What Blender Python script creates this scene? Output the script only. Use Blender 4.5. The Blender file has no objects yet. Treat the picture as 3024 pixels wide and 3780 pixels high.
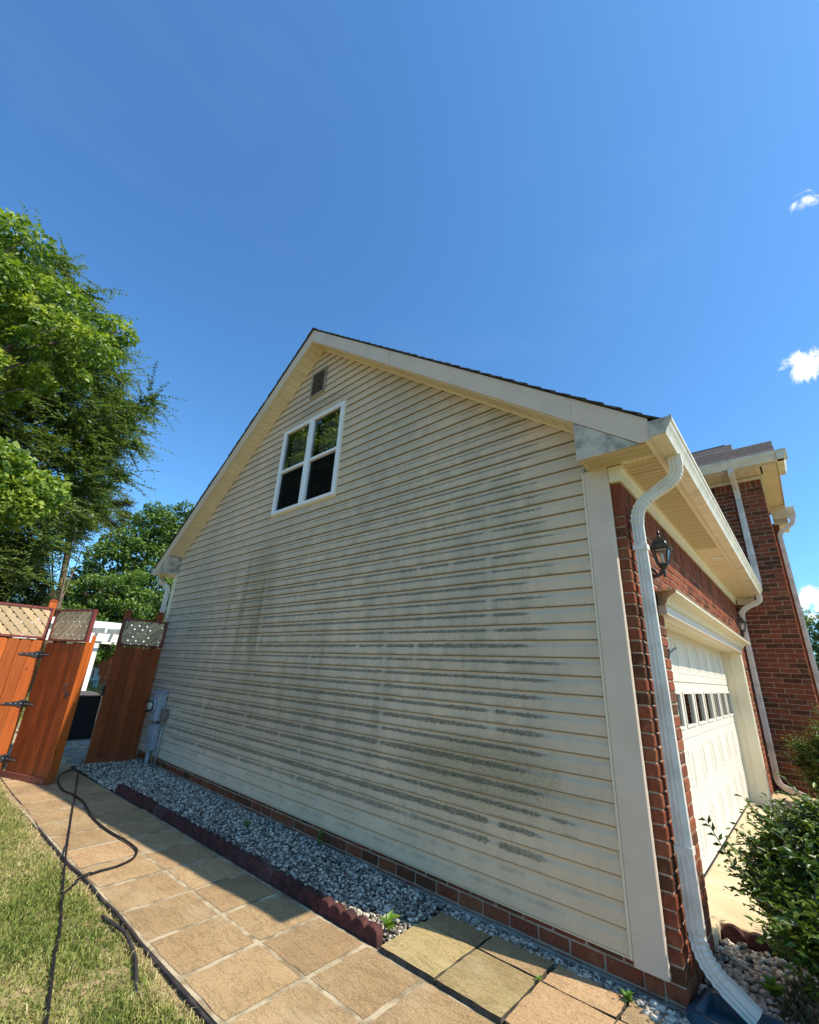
import bpy, bmesh, math, random
import numpy as np
from mathutils import Vector, Matrix

S = 1.1                      # every number below is in siding units; the whole scene is scaled to metres at the end
R = 0.1143                   # one course of siding
scene = bpy.context.scene
C = scene.collection
rnd = random.Random(7)
rng = np.random.default_rng(11)

# ------------------------------------------------------------------ camera
def rotz(a): return Matrix.Rotation(a, 3, 'Z')
def rotx(a): return Matrix.Rotation(a, 3, 'X')
cam_d = bpy.data.cameras.new('camera')
cam = bpy.data.objects.new('camera', cam_d); C.objects.link(cam)
cam.location = (0.98486, -3.01851, 1.34721)
cam.rotation_euler = (rotz(math.radians(42.12368)) @ rotx(math.radians(110.26497)) @ rotz(math.radians(2.87525))).to_euler()
cam_d.sensor_fit = 'HORIZONTAL'; cam_d.sensor_width = 36.0
cam_d.lens = 36.0 * 1591.195 / 3024.0
cam_d.clip_start = 0.05; cam_d.clip_end = 3000
scene.camera = cam

# ------------------------------------------------------------------ light
SUN = Vector((0.806, 0.22, 1.0)).normalized()
sun_d = bpy.data.lights.new('sun', 'SUN'); sun = bpy.data.objects.new('sun', sun_d); C.objects.link(sun)
sun_d.energy = 4.7; sun_d.angle = math.radians(0.53); sun_d.color = (1.0, 0.93, 0.82)
sun.rotation_euler = (-SUN).to_track_quat('-Z', 'Y').to_euler()
sun.location = (6, 2, 12)

world = bpy.data.worlds.new('World'); scene.world = world; world.use_nodes = True
SKY_STRENGTH = 0.13

vs = scene.view_settings
vs.view_transform = 'Standard'; vs.look = 'None'; vs.exposure = 0.50; vs.gamma = 1.0; vs.use_curve_mapping = False
scene.cycles.use_denoising = True
scene.cycles.max_bounces = 8
scene.cycles.transparent_max_bounces = 16
scene.cycles.sample_clamp_indirect = 6.0

# ------------------------------------------------------------------ node helper
class G:
    def __init__(s, nt): s.nt = nt
    def n(s, t, ins=None, **props):
        nd = s.nt.nodes.new(t)
        for k, v in props.items(): setattr(nd, k, v)
        for k, v in (ins or {}).items():
            if isinstance(v, bpy.types.NodeSocket): s.nt.links.new(v, nd.inputs[k])
            else:
                if isinstance(v, (tuple, list)) and len(v) == 3 and nd.inputs[k].type == 'RGBA': v = (*v, 1)
                nd.inputs[k].default_value = v
        return nd
    def m(s, op, a, b=None, c=None, clamp=False):
        ins = {0: a}
        if b is not None: ins[1] = b
        if c is not None: ins[2] = c
        return s.n('ShaderNodeMath', ins, operation=op, use_clamp=clamp).outputs[0]
    def vm(s, op, a, b=None):
        ins = {0: a}
        if b is not None: ins[1] = b
        nd = s.n('ShaderNodeVectorMath', ins, operation=op)
        return nd.outputs['Value'] if op in ('DOT_PRODUCT', 'LENGTH', 'DISTANCE') else nd.outputs[0]
    def mix(s, f, a, b, blend='MIX'):
        nd = s.n('ShaderNodeMix', {0: f, 6: a, 7: b}, data_type='RGBA', blend_type=blend)
        return nd.outputs[2]
    def noise(s, vec, scale, detail=3.0, rough=0.55, dist=0.0):
        return s.n('ShaderNodeTexNoise', {'Vector': vec, 'Scale': scale, 'Detail': detail, 'Roughness': rough, 'Distortion': dist}).outputs[0]
    def ss(s, x, a, b, lo=0.0, hi=1.0):
        return s.n('ShaderNodeMapRange', {0: x, 1: a, 2: b, 3: lo, 4: hi}, interpolation_type='SMOOTHSTEP').outputs[0]
    def lin(s, x, a, b, lo=0.0, hi=1.0):
        return s.n('ShaderNodeMapRange', {0: x, 1: a, 2: b, 3: lo, 4: hi}).outputs[0]
    def xyz(s, x=0.0, y=0.0, z=0.0): return s.n('ShaderNodeCombineXYZ', {0: x, 1: y, 2: z}).outputs[0]
    def sep(s, v):
        nd = s.n('ShaderNodeSeparateXYZ', {0: v}); return nd.outputs[0], nd.outputs[1], nd.outputs[2]
    def coord(s, jitter=False):
        v = s.n('ShaderNodeTexCoord').outputs['Object']
        v = s.vm('MULTIPLY', v, (1 / S,) * 3)
        if jitter:
            r = s.m('MULTIPLY', s.rand(), 53.0)
            v = s.vm('ADD', v, s.xyz(r, s.m('MULTIPLY', r, 1.7), s.m('MULTIPLY', r, 0.6)))
        return v
    def rand(s): return s.n('ShaderNodeObjectInfo').outputs['Random']
    def attr(s, name='rnd'): return s.n('ShaderNodeAttribute', attribute_name=name).outputs['Fac']
    def bump(s, h, strength=0.3, dist=0.01, normal=None):
        ins = {'Height': h, 'Strength': strength, 'Distance': dist}
        if normal is not None: ins['Normal'] = normal
        return s.n('ShaderNodeBump', ins).outputs[0]
    def out(s, shader): s.nt.links.new(shader, s.n('ShaderNodeOutputMaterial').inputs[0])
    def principled(s, col, rough=0.6, normal=None, spec=0.5, metal=0.0, **extra):
        ins = {'Base Color': col, 'Roughness': rough, 'Specular IOR Level': spec, 'Metallic': metal}
        if normal is not None: ins['Normal'] = normal
        ins.update(extra)
        return s.n('ShaderNodeBsdfPrincipled', ins).outputs[0]

def mat(name):
    m = bpy.data.materials.new(name); m.use_nodes = True; m.node_tree.nodes.clear()
    return m, G(m.node_tree)

def surf(name, c1, c2=None, scale=6.0, rough=0.6, bump=0.0, bscale=60.0, spec=0.4, vary=0.12, stretch=(1, 1, 1), detail=4.0, dist=0.01, lo=0.35, hi=0.65, grime=0.0, grime_col=(0.10, 0.10, 0.09), gs=3.1, glo=0.5):
    m, g = mat(name)
    v = g.coord(True)
    v2 = g.vm('MULTIPLY', v, stretch)
    c2 = c2 or tuple(x * 0.8 for x in c1)
    f = g.ss(g.noise(v2, scale, detail), lo, hi)
    col = g.mix(f, (*c1, 1), (*c2, 1))
    r = g.m('FRACT', g.m('ADD', g.rand(), g.attr()))
    k = g.lin(r, 0, 1, 1 - vary, 1 + vary)
    col = g.mix(1.0, col, g.n('ShaderNodeCombineColor', {0: k, 1: k, 2: k}).outputs[0], 'MULTIPLY')
    if grime:
        gm = g.m('MULTIPLY', g.ss(g.noise(v, gs, 6, 0.68), glo, glo + 0.25), grime)
        col = g.mix(gm, col, (*grime_col, 1))
    nrm = g.bump(g.noise(v2, bscale, 4), bump, dist) if bump else None
    g.out(g.principled(col, rough, nrm, spec))
    return m

# ------------------------------------------------------------------ world: clear sky, a few small clouds
def build_world():
    nt = world.node_tree; nt.nodes.clear(); g = G(nt)
    sky = g.n('ShaderNodeTexSky', sky_type='NISHITA', sun_disc=False)
    sky.sun_elevation = math.asin(SUN.z); sky.sun_rotation = math.atan2(SUN.x, SUN.y)
    sky.altitude = 300; sky.air_density = 1.15; sky.dust_density = 0.9; sky.ozone_density = 3.2
    d = g.n('ShaderNodeTexCoord').outputs['Generated']
    n1 = g.noise(d, 9.0, 9, 0.62, 0.3)
    n2 = g.noise(d, 2.3, 3, 0.5)
    dens = g.ss(g.m('ADD', n1, g.m('MULTIPLY', g.m('SUBTRACT', n2, 0.74), 3.0)), 0.55, 0.75)
    nf = g.noise(d, 34.0, 9, 0.62, 0.9)
    for (c, rad, thr) in (((0.1312, 0.7087, 0.6932), 0.038, 0.44), ((0.093, 0.859, 0.503), 0.058, 0.39), ((0.034, 0.9899, 0.137), 0.080, 0.42),
                          ((0.75, 0.60, 0.35), 0.10, 0.48), ((-0.9, -0.45, 0.42), 0.10, 0.50), ((0.2, -0.9, 0.35), 0.12, 0.48)):
        cv = Vector(c).normalized()
        dd = g.vm('DISTANCE', d, tuple(cv))
        w = g.ss(dd, 0.0, rad, 0.20, -0.34)
        x = g.ss(g.m('ADD', nf, w), thr + 0.03, thr + 0.27)
        dens = g.m('MAXIMUM', dens, x)
    skyc = g.mix(1.0, sky.outputs[0], (0.60, 1.03, 1.30, 1), 'MULTIPLY')
    # thin veils
    veil = g.m('MULTIPLY', g.ss(g.noise(g.vm('MULTIPLY', d, (1.0, 0.5, 2.2)), 2.2, 6, 0.6), 0.52, 0.82), 0.05)
    col = g.mix(veil, skyc, (5.2, 5.6, 6.2, 1))
    shade = g.lin(g.noise(d, 44.0, 4), 0.3, 0.7, 0.82, 1.05)
    white = g.mix(1.0, (8.2, 8.3, 8.6, 1), g.n('ShaderNodeCombineColor', {0: shade, 1: shade, 2: shade}).outputs[0], 'MULTIPLY')
    col = g.mix(g.m('MULTIPLY', dens, 0.93), col, white)
    bg = g.n('ShaderNodeBackground', {'Color': col, 'Strength': SKY_STRENGTH})
    nt.links.new(bg.outputs[0], g.n('ShaderNodeOutputWorld').inputs[0])
build_world()

# ------------------------------------------------------------------ mesh helper
ORG = {}          # world origin of every root / object
def thing(name, label, cat, loc=(0, 0, 0), group=None):
    o = bpy.data.objects.new(name, None); C.objects.link(o); o.location = loc; o.empty_display_size = 0.1
    o['label'] = label; o['category'] = cat
    if group: o['group'] = group
    ORG[o] = Vector(loc); return o
def tag(o, label, cat, group=None):
    o['label'] = label; o['category'] = cat
    if group: o['group'] = group
    return o
def link(name, me, parent=None, loc=(0, 0, 0)):
    o = bpy.data.objects.new(name, me); C.objects.link(o); o.location = loc
    if parent is not None: o.parent = parent
    return o
def origin_of(p):
    while p is not None:
        if p in ORG: return ORG[p]
        p = p.parent
    return Vector((0, 0, 0))

class MB:
    def __init__(s): s.v = []; s.f = []
    def add(s, vs_, fs):
        b = len(s.v); s.v += [tuple(p) for p in vs_]; s.f += [tuple(b + i for i in f) for f in fs]; return s
    def hexa(s, p):   # 4 bottom, 4 top
        return s.add(p, [(3, 2, 1, 0), (4, 5, 6, 7), (0, 1, 5, 4), (1, 2, 6, 5), (2, 3, 7, 6), (3, 0, 4, 7)])
    def box(s, x0, x1, y0, y1, z0, z1):
        return s.hexa([(x0, y0, z0), (x1, y0, z0), (x1, y1, z0), (x0, y1, z0), (x0, y0, z1), (x1, y0, z1), (x1, y1, z1), (x0, y1, z1)])
    def prism(s, poly, a0, a1, axis='y', close=True):
        n = len(poly)
        def P(p, a): return {'y': (p[0], a, p[1]), 'x': (a, p[0], p[1]), 'z': (p[0], p[1], a)}[axis]
        vs_ = [P(p, a0) for p in poly] + [P(p, a1) for p in poly]
        fs = [(i, (i + 1) % n, n + (i + 1) % n, n + i) for i in range(n if close else n - 1)]
        if close: fs += [tuple(range(n))[::-1], tuple(range(n, 2 * n))]
        return s.add(vs_, fs)
    def bar(s, a, b, w, h, up=(0, 0, 1)):
        a = Vector(a); b = Vector(b); d = (b - a).normalized(); up = Vector(up)
        sd = d.cross(up)
        if sd.length < 1e-4: sd = d.cross(Vector((1, 0, 0)))
        sd.normalize(); u = sd.cross(d).normalized(); sd *= w / 2; u *= h / 2
        return s.hexa([a - sd - u, a + sd - u, b + sd - u, b - sd - u, a - sd + u, a + sd + u, b + sd + u, b - sd + u])
    def tube(s, pts, r, n=8, scales=None):
        pts = [Vector(p) for p in pts]; N = len(pts); rr = r if isinstance(r, (list, tuple)) else [r] * N
        prev = None; b = len(s.v)
        for i, p in enumerate(pts):
            d = (pts[min(i + 1, N - 1)] - pts[max(i - 1, 0)]).normalized()
            if prev is None:
                ref = Vector((0, 0, 1)) if abs(d.z) < 0.9 else Vector((1, 0, 0))
                u = d.cross(ref).normalized()
            else:
                u = (prev - d * prev.dot(d)).normalized()
            w = d.cross(u); prev = u
            for k in range(n):
                a = 2 * math.pi * k / n
                s.v.append(tuple(p + (u * math.cos(a) + w * math.sin(a)) * rr[i]))
        for i in range(N - 1):
            for k in range(n):
                k2 = (k + 1) % n
                s.f.append((b + i * n + k, b + i * n + k2, b + (i + 1) * n + k2, b + (i + 1) * n + k))
        s.f.append(tuple(b + k for k in range(n))[::-1]); s.f.append(tuple(b + (N - 1) * n + k for k in range(n)))
        return s
    def sweep(s, pts, prof, side, scale=None):
        """rectangular pipe: prof is a list of (a, b); a runs along `side`, b perpendicular to side and path"""
        pts = [Vector(p) for p in pts]; N = len(pts); n = len(prof); b0 = len(s.v); side = Vector(side).normalized()
        for i, p in enumerate(pts):
            d = (pts[min(i + 1, N - 1)] - pts[max(i - 1, 0)]).normalized()
            sd = (side - d * side.dot(d)).normalized(); u = sd.cross(d).normalized(); k = scale[i] if scale else 1.0
            for (a, b) in prof: s.v.append(tuple(p + sd * a * k + u * b * k))
        for i in range(N - 1):
            for k in range(n):
                k2 = (k + 1) % n
                s.f.append((b0 + i * n + k, b0 + i * n + k2, b0 + (i + 1) * n + k2, b0 + (i + 1) * n + k))
        s.f.append(tuple(b0 + k for k in range(n))[::-1]); s.f.append(tuple(b0 + (N - 1) * n + k for k in range(n)))
        return s
    def lathe(s, prof, c, n=12, axis='z'):
        b = len(s.v); c = Vector(c)
        for (r, h) in prof:
            for k in range(n):
                a = 2 * math.pi * k / n; x, y = r * math.cos(a), r * math.sin(a)
                s.v.append(tuple(c + (Vector((x, y, h)) if axis == 'z' else Vector((x, -h, y)))))
        for i in range(len(prof) - 1):
            for k in range(n):
                k2 = (k + 1) % n; s.f.append((b + i * n + k, b + i * n + k2, b + (i + 1) * n + k2, b + (i + 1) * n + k))
        s.f.append(tuple(b + k for k in range(n))[::-1]); s.f.append(tuple(b + (len(prof) - 1) * n + k for k in range(n)))
        return s
    def mesh(s, name, org=(0, 0, 0), bevel=0.0, smooth=False, segs=1):
        me = bpy.data.meshes.new(name); o = Vector(org)
        me.from_pydata([tuple(Vector(p) - o) for p in s.v], [], s.f)
        bm = bmesh.new(); bm.from_mesh(me); bmesh.ops.recalc_face_normals(bm, faces=bm.faces)
        if bevel:
            ed = [e for e in bm.edges if len(e.link_faces) == 2 and e.calc_face_angle(0) > 0.5]
            bmesh.ops.bevel(bm, geom=ed, offset=bevel, segments=segs, affect='EDGES', clamp_overlap=True)
        bm.to_mesh(me); bm.free()
        if smooth:
            for p in me.polygons: p.use_smooth = True
        return me
    def build(s, name, m, parent=None, bevel=0.0, smooth=False, loc=None, segs=1):
        org = origin_of(parent) if parent is not None else Vector(loc or (0, 0, 0))
        me = s.mesh(name, org, bevel, smooth, segs); me.materials.append(m)
        o = link(name, me, parent, (0, 0, 0) if parent is not None else org)
        if parent is None: ORG[o] = Vector(org)
        return o

def np_mesh(name, V, F, m, attrs=None, parent=None, loc=(0, 0, 0), smooth=False):
    """V (n,3) world coords, F (m,k) index array"""
    org = origin_of(parent) if parent is not None else Vector(loc)
    V = np.asarray(V, np.float32) - np.array(org, np.float32); F = np.asarray(F, np.int32)
    me = bpy.data.meshes.new(name); k = F.shape[1]
    me.vertices.add(len(V)); me.vertices.foreach_set('co', V.ravel())
    me.loops.add(F.size); me.loops.foreach_set('vertex_index', F.ravel())
    me.polygons.add(len(F)); me.polygons.foreach_set('loop_start', np.arange(0, F.size, k, dtype=np.int32))
    me.update(calc_edges=True); me.validate()
    for an, av in (attrs or {}).items():
        a = me.attributes.new(an, 'FLOAT', 'POINT'); a.data.foreach_set('value', np.asarray(av, np.float32))
    if smooth: me.polygons.foreach_set('use_smooth', np.ones(len(F), bool))
    me.materials.append(m)
    o = link(name, me, parent, (0, 0, 0) if parent is not None else org)
    if parent is None: ORG[o] = Vector(org)
    return o

def arc_path(corners, radius, seg=6):
    """polyline with filleted corners; returns points and a flag list: True inside a bend"""
    P = [Vector(p) for p in corners]; out = [P[0]]; flag = [False]
    for i in range(1, len(P) - 1):
        a = (P[i - 1] - P[i]); b = (P[i + 1] - P[i]); ra = min(radius, a.length * 0.48, b.length * 0.48)
        a.normalize(); b.normalize(); p0 = P[i] + a * ra; p1 = P[i] + b * ra
        for k in range(seg + 1):
            t = k / seg; out.append((1 - t) ** 2 * p0 + 2 * t * (1 - t) * P[i] + t * t * p1); flag.append(True)
    out.append(P[-1]); flag.append(False)
    return out, flag
def smooth_path(pts, n=6):
    P = [Vector(p) for p in pts]; out = []
    for i in range(len(P) - 1):
        p0 = P[max(i - 1, 0)]; p1 = P[i]; p2 = P[i + 1]; p3 = P[min(i + 2, len(P) - 1)]
        for k in range(n):
            t = k / n
            out.append(0.5 * ((2 * p1) + (p2 - p0) * t + (2 * p0 - 5 * p1 + 4 * p2 - p3) * t * t + (3 * p1 - p0 - 3 * p2 + p3) * t ** 3))
    out.append(P[-1]); return out
# ------------------------------------------------------------------ materials
def siding_material():
    m, g = mat('vinyl_siding')
    v = g.coord(); x, y, z = g.sep(v)
    rz = g.m('DIVIDE', z, R); row = g.m('FLOOR', rz); t = g.m('FRACT', rz)
    rv = g.n('ShaderNodeTexWhiteNoise', {'W': row}, noise_dimensions='1D').outputs[0]
    fine = g.noise(g.vm('MULTIPLY', v, (1, 1, 2.2)), 42.0, 5, 0.7)
    wx = g.xyz(g.m('MULTIPLY', x, 1.0), g.m('MULTIPLY', row, 3.71), 0.0)
    nlong = g.noise(wx, 0.9, 2, 0.5)
    nmid = g.noise(wx, 5.0, 4, 0.6)
    nedge = g.noise(g.xyz(x, g.m('MULTIPLY', row, 7.3), z), 34.0, 4, 0.65)
    big = g.noise(v, 0.42, 3, 0.5)
    # where the wall is mildewed: strongest in a broad band through the middle and lower right
    rightfade = g.ss(g.m('ADD', x, g.m('MULTIPLY', rv, 0.26)), -0.10, -0.42)
    zfade = g.m('MULTIPLY', g.ss(z, 0.10, 0.40), g.ss(g.m('ADD', z, g.m('MULTIPLY', x, -0.22)), 4.9, 2.9))
    leftfade = g.ss(x, -7.3, -5.0, 0.55, 1.0)
    amt = g.m('MULTIPLY', g.m('MULTIPLY', rightfade, zfade), leftfade)
    # stud gaps: where the sheet touches the wall framing the stripe is interrupted
    sx = g.m('DIVIDE', g.m('ADD', x, 0.83), 0.375); sid = g.m('FLOOR', g.m('ADD', sx, 0.5)); sd = g.m('ABSOLUTE', g.m('SUBTRACT', sx, sid))
    hsh = g.n('ShaderNodeTexWhiteNoise', {'Vector': g.xyz(sid, row, 0.0)}, noise_dimensions='3D').outputs[0]
    main = g.m('LESS_THAN', g.m('MODULO', g.m('ABSOLUTE', sid), 3.0), 0.5)
    near = g.ss(x, -1.4, -0.9)
    gapw = g.m('ADD', g.m('ADD', 0.010, g.m('MULTIPLY', near, 0.045)), g.m('MULTIPLY', nedge, 0.045))
    gap = g.m('MULTIPLY', g.ss(sd, gapw, g.m('MULTIPLY', gapw, 0.55)), g.m('LESS_THAN', hsh, g.m('ADD', 0.09, g.m('MULTIPLY', main, 0.46))))
    keep = g.m('SUBTRACT', 1.0, g.m('MULTIPLY', gap, 0.9))
    # stripe
    wob = g.m('ADD', g.m('MULTIPLY', g.m('SUBTRACT', nedge, 0.5), 0.20), g.m('MULTIPLY', g.m('SUBTRACT', g.noise(v, 120.0, 2, 0.6), 0.5), 0.20))
    tt = g.m('ADD', t, wob)
    pres = g.ss(g.m('ADD', g.m('ADD', g.m('MULTIPLY', nlong, 1.05), g.m('MULTIPLY', nmid, 0.35)), g.m('MULTIPLY', amt, 0.58)), 0.86, 1.14)
    thick = g.m('ADD', 0.030, g.m('MULTIPLY', g.m('MULTIPLY', nmid, nlong), 0.34))
    thick = g.m('MULTIPLY', g.m('MULTIPLY', thick, g.lin(rv, 0, 1, 0.62, 1.18)), g.lin(z, 0.4, 2.6, 1.05, 0.50))
    thick = g.m('MULTIPLY', thick, g.m('MULTIPLY', g.m('POWER', amt, 0.6), pres))
    isgap = g.m('LESS_THAN', hsh, g.m('ADD', 0.09, g.m('MULTIPLY', main, 0.46)))
    rnd_end = g.m('SUBTRACT', 1.0, g.m('MULTIPLY', isgap, g.ss(sd, g.m('ADD', gapw, 0.075), gapw)))
    thick = g.m('MULTIPLY', thick, rnd_end)
    dist_ = g.m('ABSOLUTE', g.m('SUBTRACT', tt, g.m('ADD', 0.650, g.m('MULTIPLY', g.ss(x, -0.9, -0.2), -0.03))))
    stripe = g.m('SUBTRACT', 1.0, g.ss(g.m('SUBTRACT', dist_, thick), -0.012, 0.060))
    stripe = g.m('MULTIPLY', g.m('MULTIPLY', stripe, g.m('POWER', pres, 0.5)), g.m('MULTIPLY', keep, g.m('POWER', amt, 0.5)))
    stripe = g.m('MULTIPLY', stripe, g.lin(fine, 0.32, 0.68, 0.45, 1.10), clamp=True)
    faint = g.m('MULTIPLY', g.ss(g.m('ABSOLUTE', g.m('SUBTRACT', tt, 0.64)), 0.15, 0.03), g.m('MULTIPLY', g.ss(nmid, 0.34, 0.62), g.m('MULTIPLY', rightfade, g.ss(z, 5.4, 3.6, 0.25, 1.0))))
    stripe = g.m('MAXIMUM', stripe, g.m('MULTIPLY', faint, 0.38))
    # film of dirt on the flat face and on the lip
    film = g.ss(g.m('ADD', g.m('MULTIPLY', nmid, 0.55), g.m('ADD', g.m('MULTIPLY', fine, 0.35), g.m('MULTIPLY', big, 0.5))), 0.52, 0.92)
    film = g.m('MULTIPLY', g.m('MULTIPLY', film, g.m('ADD', 0.50, g.m('MULTIPLY', amt, 0.60))), g.m('ADD', 0.4, g.m('MULTIPLY', keep, 0.6)))
    speck = g.noise(g.vm('MULTIPLY', v, (1, 1, 1.6)), 150.0, 3, 0.7)
    film = g.m('MULTIPLY', film, g.lin(speck, 0.35, 0.65, 0.55, 1.25))
    film = g.m('MULTIPLY', film, g.ss(t, 0.80, 0.55, 0.35, 1.0))
    lip = g.m('MULTIPLY', g.m('MULTIPLY', g.ss(g.m('ADD', t, g.m('MULTIPLY', g.m('SUBTRACT', speck, 0.5), 0.25)), 0.20, 0.04), g.ss(nmid, 0.36, 0.60)), amt)
    # olive patches
    def blob(cx, cz, rx, rz_):
        dx = g.m('DIVIDE', g.m('SUBTRACT', x, cx), rx); dz = g.m('DIVIDE', g.m('SUBTRACT', z, cz), rz_)
        return g.ss(g.m('ADD', g.m('SQRT', g.m('ADD', g.m('MULTIPLY', dx, dx), g.m('MULTIPLY', dz, dz))), g.m('MULTIPLY', g.m('SUBTRACT', nmid, 0.5), 1.1)), 1.0, 0.35)
    ol = g.m('MAXIMUM', blob(-0.95, 0.70, 0.95, 0.32), g.m('MULTIPLY', blob(-4.35, 2.35, 0.45, 0.85), 0.7))
    ol = g.m('MAXIMUM', ol, g.m('MULTIPLY', blob(-4.2, 0.9, 2.3, 0.65), 0.42))
    ol = g.m('MULTIPLY', ol, g.lin(fine, 0.3, 0.7, 0.35, 1.0))
    dark_below_vent = g.m('MULTIPLY', blob(-3.5, 4.86, 0.75, 0.10), g.lin(fine, 0.35, 0.65, 0.1, 1.0))
    base = g.mix(g.ss(big, 0.35, 0.65), (0.700, 0.535, 0.360, 1), (0.655, 0.505, 0.345, 1))
    yel = g.ss(z, 1.2, 0.2)
    base = g.mix(g.m('MULTIPLY', yel, 0.40), base, (0.71, 0.54, 0.315, 1))
    greyl = g.ss(x, -3.0, -6.5)
    base = g.mix(g.m('MULTIPLY', greyl, 0.45), base, (0.63, 0.520, 0.430, 1))
    veil = g.m('MULTIPLY', g.ss(g.noise(g.vm('MULTIPLY', v, (1.0, 1.0, 0.7)), 0.9, 5, 0.6), 0.36, 0.66), g.ss(z, 0.15, 0.7))
    base = g.mix(g.m('MULTIPLY', veil, 0.36), base, (0.37, 0.335, 0.275, 1))
    col = g.mix(g.m('MULTIPLY', film, 0.72, clamp=True), base, (0.30, 0.28, 0.215, 1))
    col = g.mix(g.m('MULTIPLY', ol, 0.75), col, (0.215, 0.185, 0.085, 1))
    col = g.mix(g.m('MULTIPLY', lip, 0.55), col, (0.21, 0.19, 0.11, 1))
    col = g.mix(g.m('MULTIPLY', dark_below_vent, 0.6), col, (0.13, 0.13, 0.12, 1))
    col = g.mix(g.m('MULTIPLY', stripe, 0.92), col, g.mix(nmid, (0.078, 0.062, 0.032, 1), (0.130, 0.105, 0.048, 1)))
    # soft vertical runs of algae that cross the courses
    sv = g.noise(g.xyz(g.m('MULTIPLY', x, 5.0), g.m('MULTIPLY', z, 0.55), 3.3), 1.0, 4, 0.6)
    sreg = g.m('MAXIMUM', blob(-4.45, 2.1, 1.1, 1.3), g.m('MULTIPLY', blob(-2.6, 1.3, 2.6, 1.0), 0.55))
    run_ = g.m('MULTIPLY', g.m('MULTIPLY', g.ss(sv, 0.47, 0.62), sreg), g.lin(fine, 0.35, 0.65, 0.15, 1.0))
    col = g.mix(g.m('MULTIPLY', run_, 0.78), col, (0.165, 0.150, 0.085, 1))
    mot = g.m('MULTIPLY', g.ss(g.noise(v, 11.0, 6, 0.7), 0.48, 0.72), g.lin(speck, 0.4, 0.6, 0.2, 1.0))
    col = g.mix(g.m('MULTIPLY', g.m('MULTIPLY', mot, g.m('ADD', 0.35, g.m('MULTIPLY', amt, 0.65))), 0.42), col, (0.26, 0.24, 0.18, 1))
    # warm shadow hairline under each lip, painted into the colour
    line = g.m('MAXIMUM', g.ss(t, 0.915, 0.965), g.ss(t, 0.050, 0.015))
    col = g.mix(g.m('MULTIPLY', line, 0.72), col, (0.165, 0.125, 0.070, 1))
    grain = g.noise(g.vm('MULTIPLY', v, (3, 3, 40)), 9.0, 4, 0.6)
    wave = g.noise(g.vm('MULTIPLY', v, (1.2, 1.0, 5.0)), 2.4, 3, 0.5)
    nrm = g.bump(wave, 0.55, 0.016, g.bump(grain, 0.10, 0.002))
    g.out(g.principled(col, 0.65, nrm, 0.18))
    return m

def brick_material():
    m, g = mat('red_brick')
    v = g.coord(True)
    r = g.m('FRACT', g.m('ADD', g.m('MULTIPLY', g.rand(), 7.31), g.attr()))
    col = g.n('ShaderNodeValToRGB', {0: r})
    cr = col.color_ramp; cr.interpolation = 'LINEAR'
    stops = [(0.0, (0.075, 0.034, 0.018)), (0.16, (0.110, 0.046, 0.022)), (0.30, (0.185, 0.054, 0.027)), (0.55, (0.225, 0.064, 0.030)), (0.78, (0.190, 0.053, 0.029)), (0.92, (0.255, 0.086, 0.038)), (1.0, (0.10, 0.046, 0.028))]
    cr.elements[0].position = 0; cr.elements[0].color = (*stops[0][1], 1)
    cr.elements[1].position = 1; cr.elements[1].color = (*stops[-1][1], 1)
    for p, c in stops[1:-1]: e = cr.elements.new(p); e.color = (*c, 1)
    n1 = g.noise(v, 14.0, 5, 0.65); n2 = g.noise(g.vm('MULTIPLY', v, (1, 1, 0.35)), 60.0, 4, 0.7)
    c = g.mix(g.ss(n1, 0.50, 0.80), col.outputs[0], (0.29, 0.105, 0.056, 1))
    c = g.mix(g.m('MULTIPLY', g.ss(n2, 0.52, 0.7), 0.55), c, (0.085, 0.030, 0.020, 1))
    c = g.mix(g.m('MULTIPLY', g.ss(g.noise(v, 33.0, 3), 0.70, 0.76), 0.35), c, (0.42, 0.34, 0.27, 1))
    h = g.m('ADD', g.m('MULTIPLY', n2, 0.7), g.m('MULTIPLY', n1, 0.8))
    g.out(g.principled(c, 0.88, g.bump(h, 0.75, 0.010), 0.12))
    return m

def wood_material(name, c1, c2, c3, rough=0.55, spec=0.35):
    m, g = mat(name)
    v = g.coord(True)
    st = g.vm('MULTIPLY', v, (9, 9, 0.55))
    n = g.noise(st, 5.0, 5, 0.6, 0.6); n2 = g.noise(g.vm('MULTIPLY', v, (22, 22, 0.9)), 9.0, 3, 0.6)
    kn = g.n('ShaderNodeTexVoronoi', {'Vector': g.vm('MULTIPLY', v, (6, 6, 2.4)), 'Scale': 1.1}, feature='F1').outputs['Distance']
    col = g.mix(g.ss(n, 0.35, 0.68), (*c1, 1), (*c2, 1))
    col = g.mix(g.m('MULTIPLY', g.ss(n2, 0.55, 0.72), 0.5), col, (*c3, 1))
    col = g.mix(g.m('MULTIPLY', g.ss(kn, 0.10, 0.04), 0.8), col, tuple(x * 0.5 for x in c3) + (1,))
    zz = g.sep(g.coord())[2]
    dirt = g.m('MULTIPLY', g.ss(g.m('ADD', zz, g.m('MULTIPLY', g.noise(v, 9.0, 4), 0.35)), 0.50, 0.12), 0.45)
    col = g.mix(dirt, col, (0.15, 0.075, 0.035, 1))
    sun_ = g.ss(g.noise(g.vm('MULTIPLY', v, (2.5, 2.5, 0.8)), 1.6, 4, 0.6), 0.52, 0.75)
    col = g.mix(g.m('MULTIPLY', sun_, 0.35), col, tuple(min(1, x * 1.55 + 0.02) for x in c1) + (1,))
    k = g.lin(g.rand(), 0, 1, 0.70, 1.22)
    col = g.mix(1.0, col, g.n('ShaderNodeCombineColor', {0: k, 1: k, 2: k}).outputs[0], 'MULTIPLY')
    g.out(g.principled(col, rough, g.bump(g.m('ADD', n, n2), 0.25, 0.004), spec))
    return m

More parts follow.
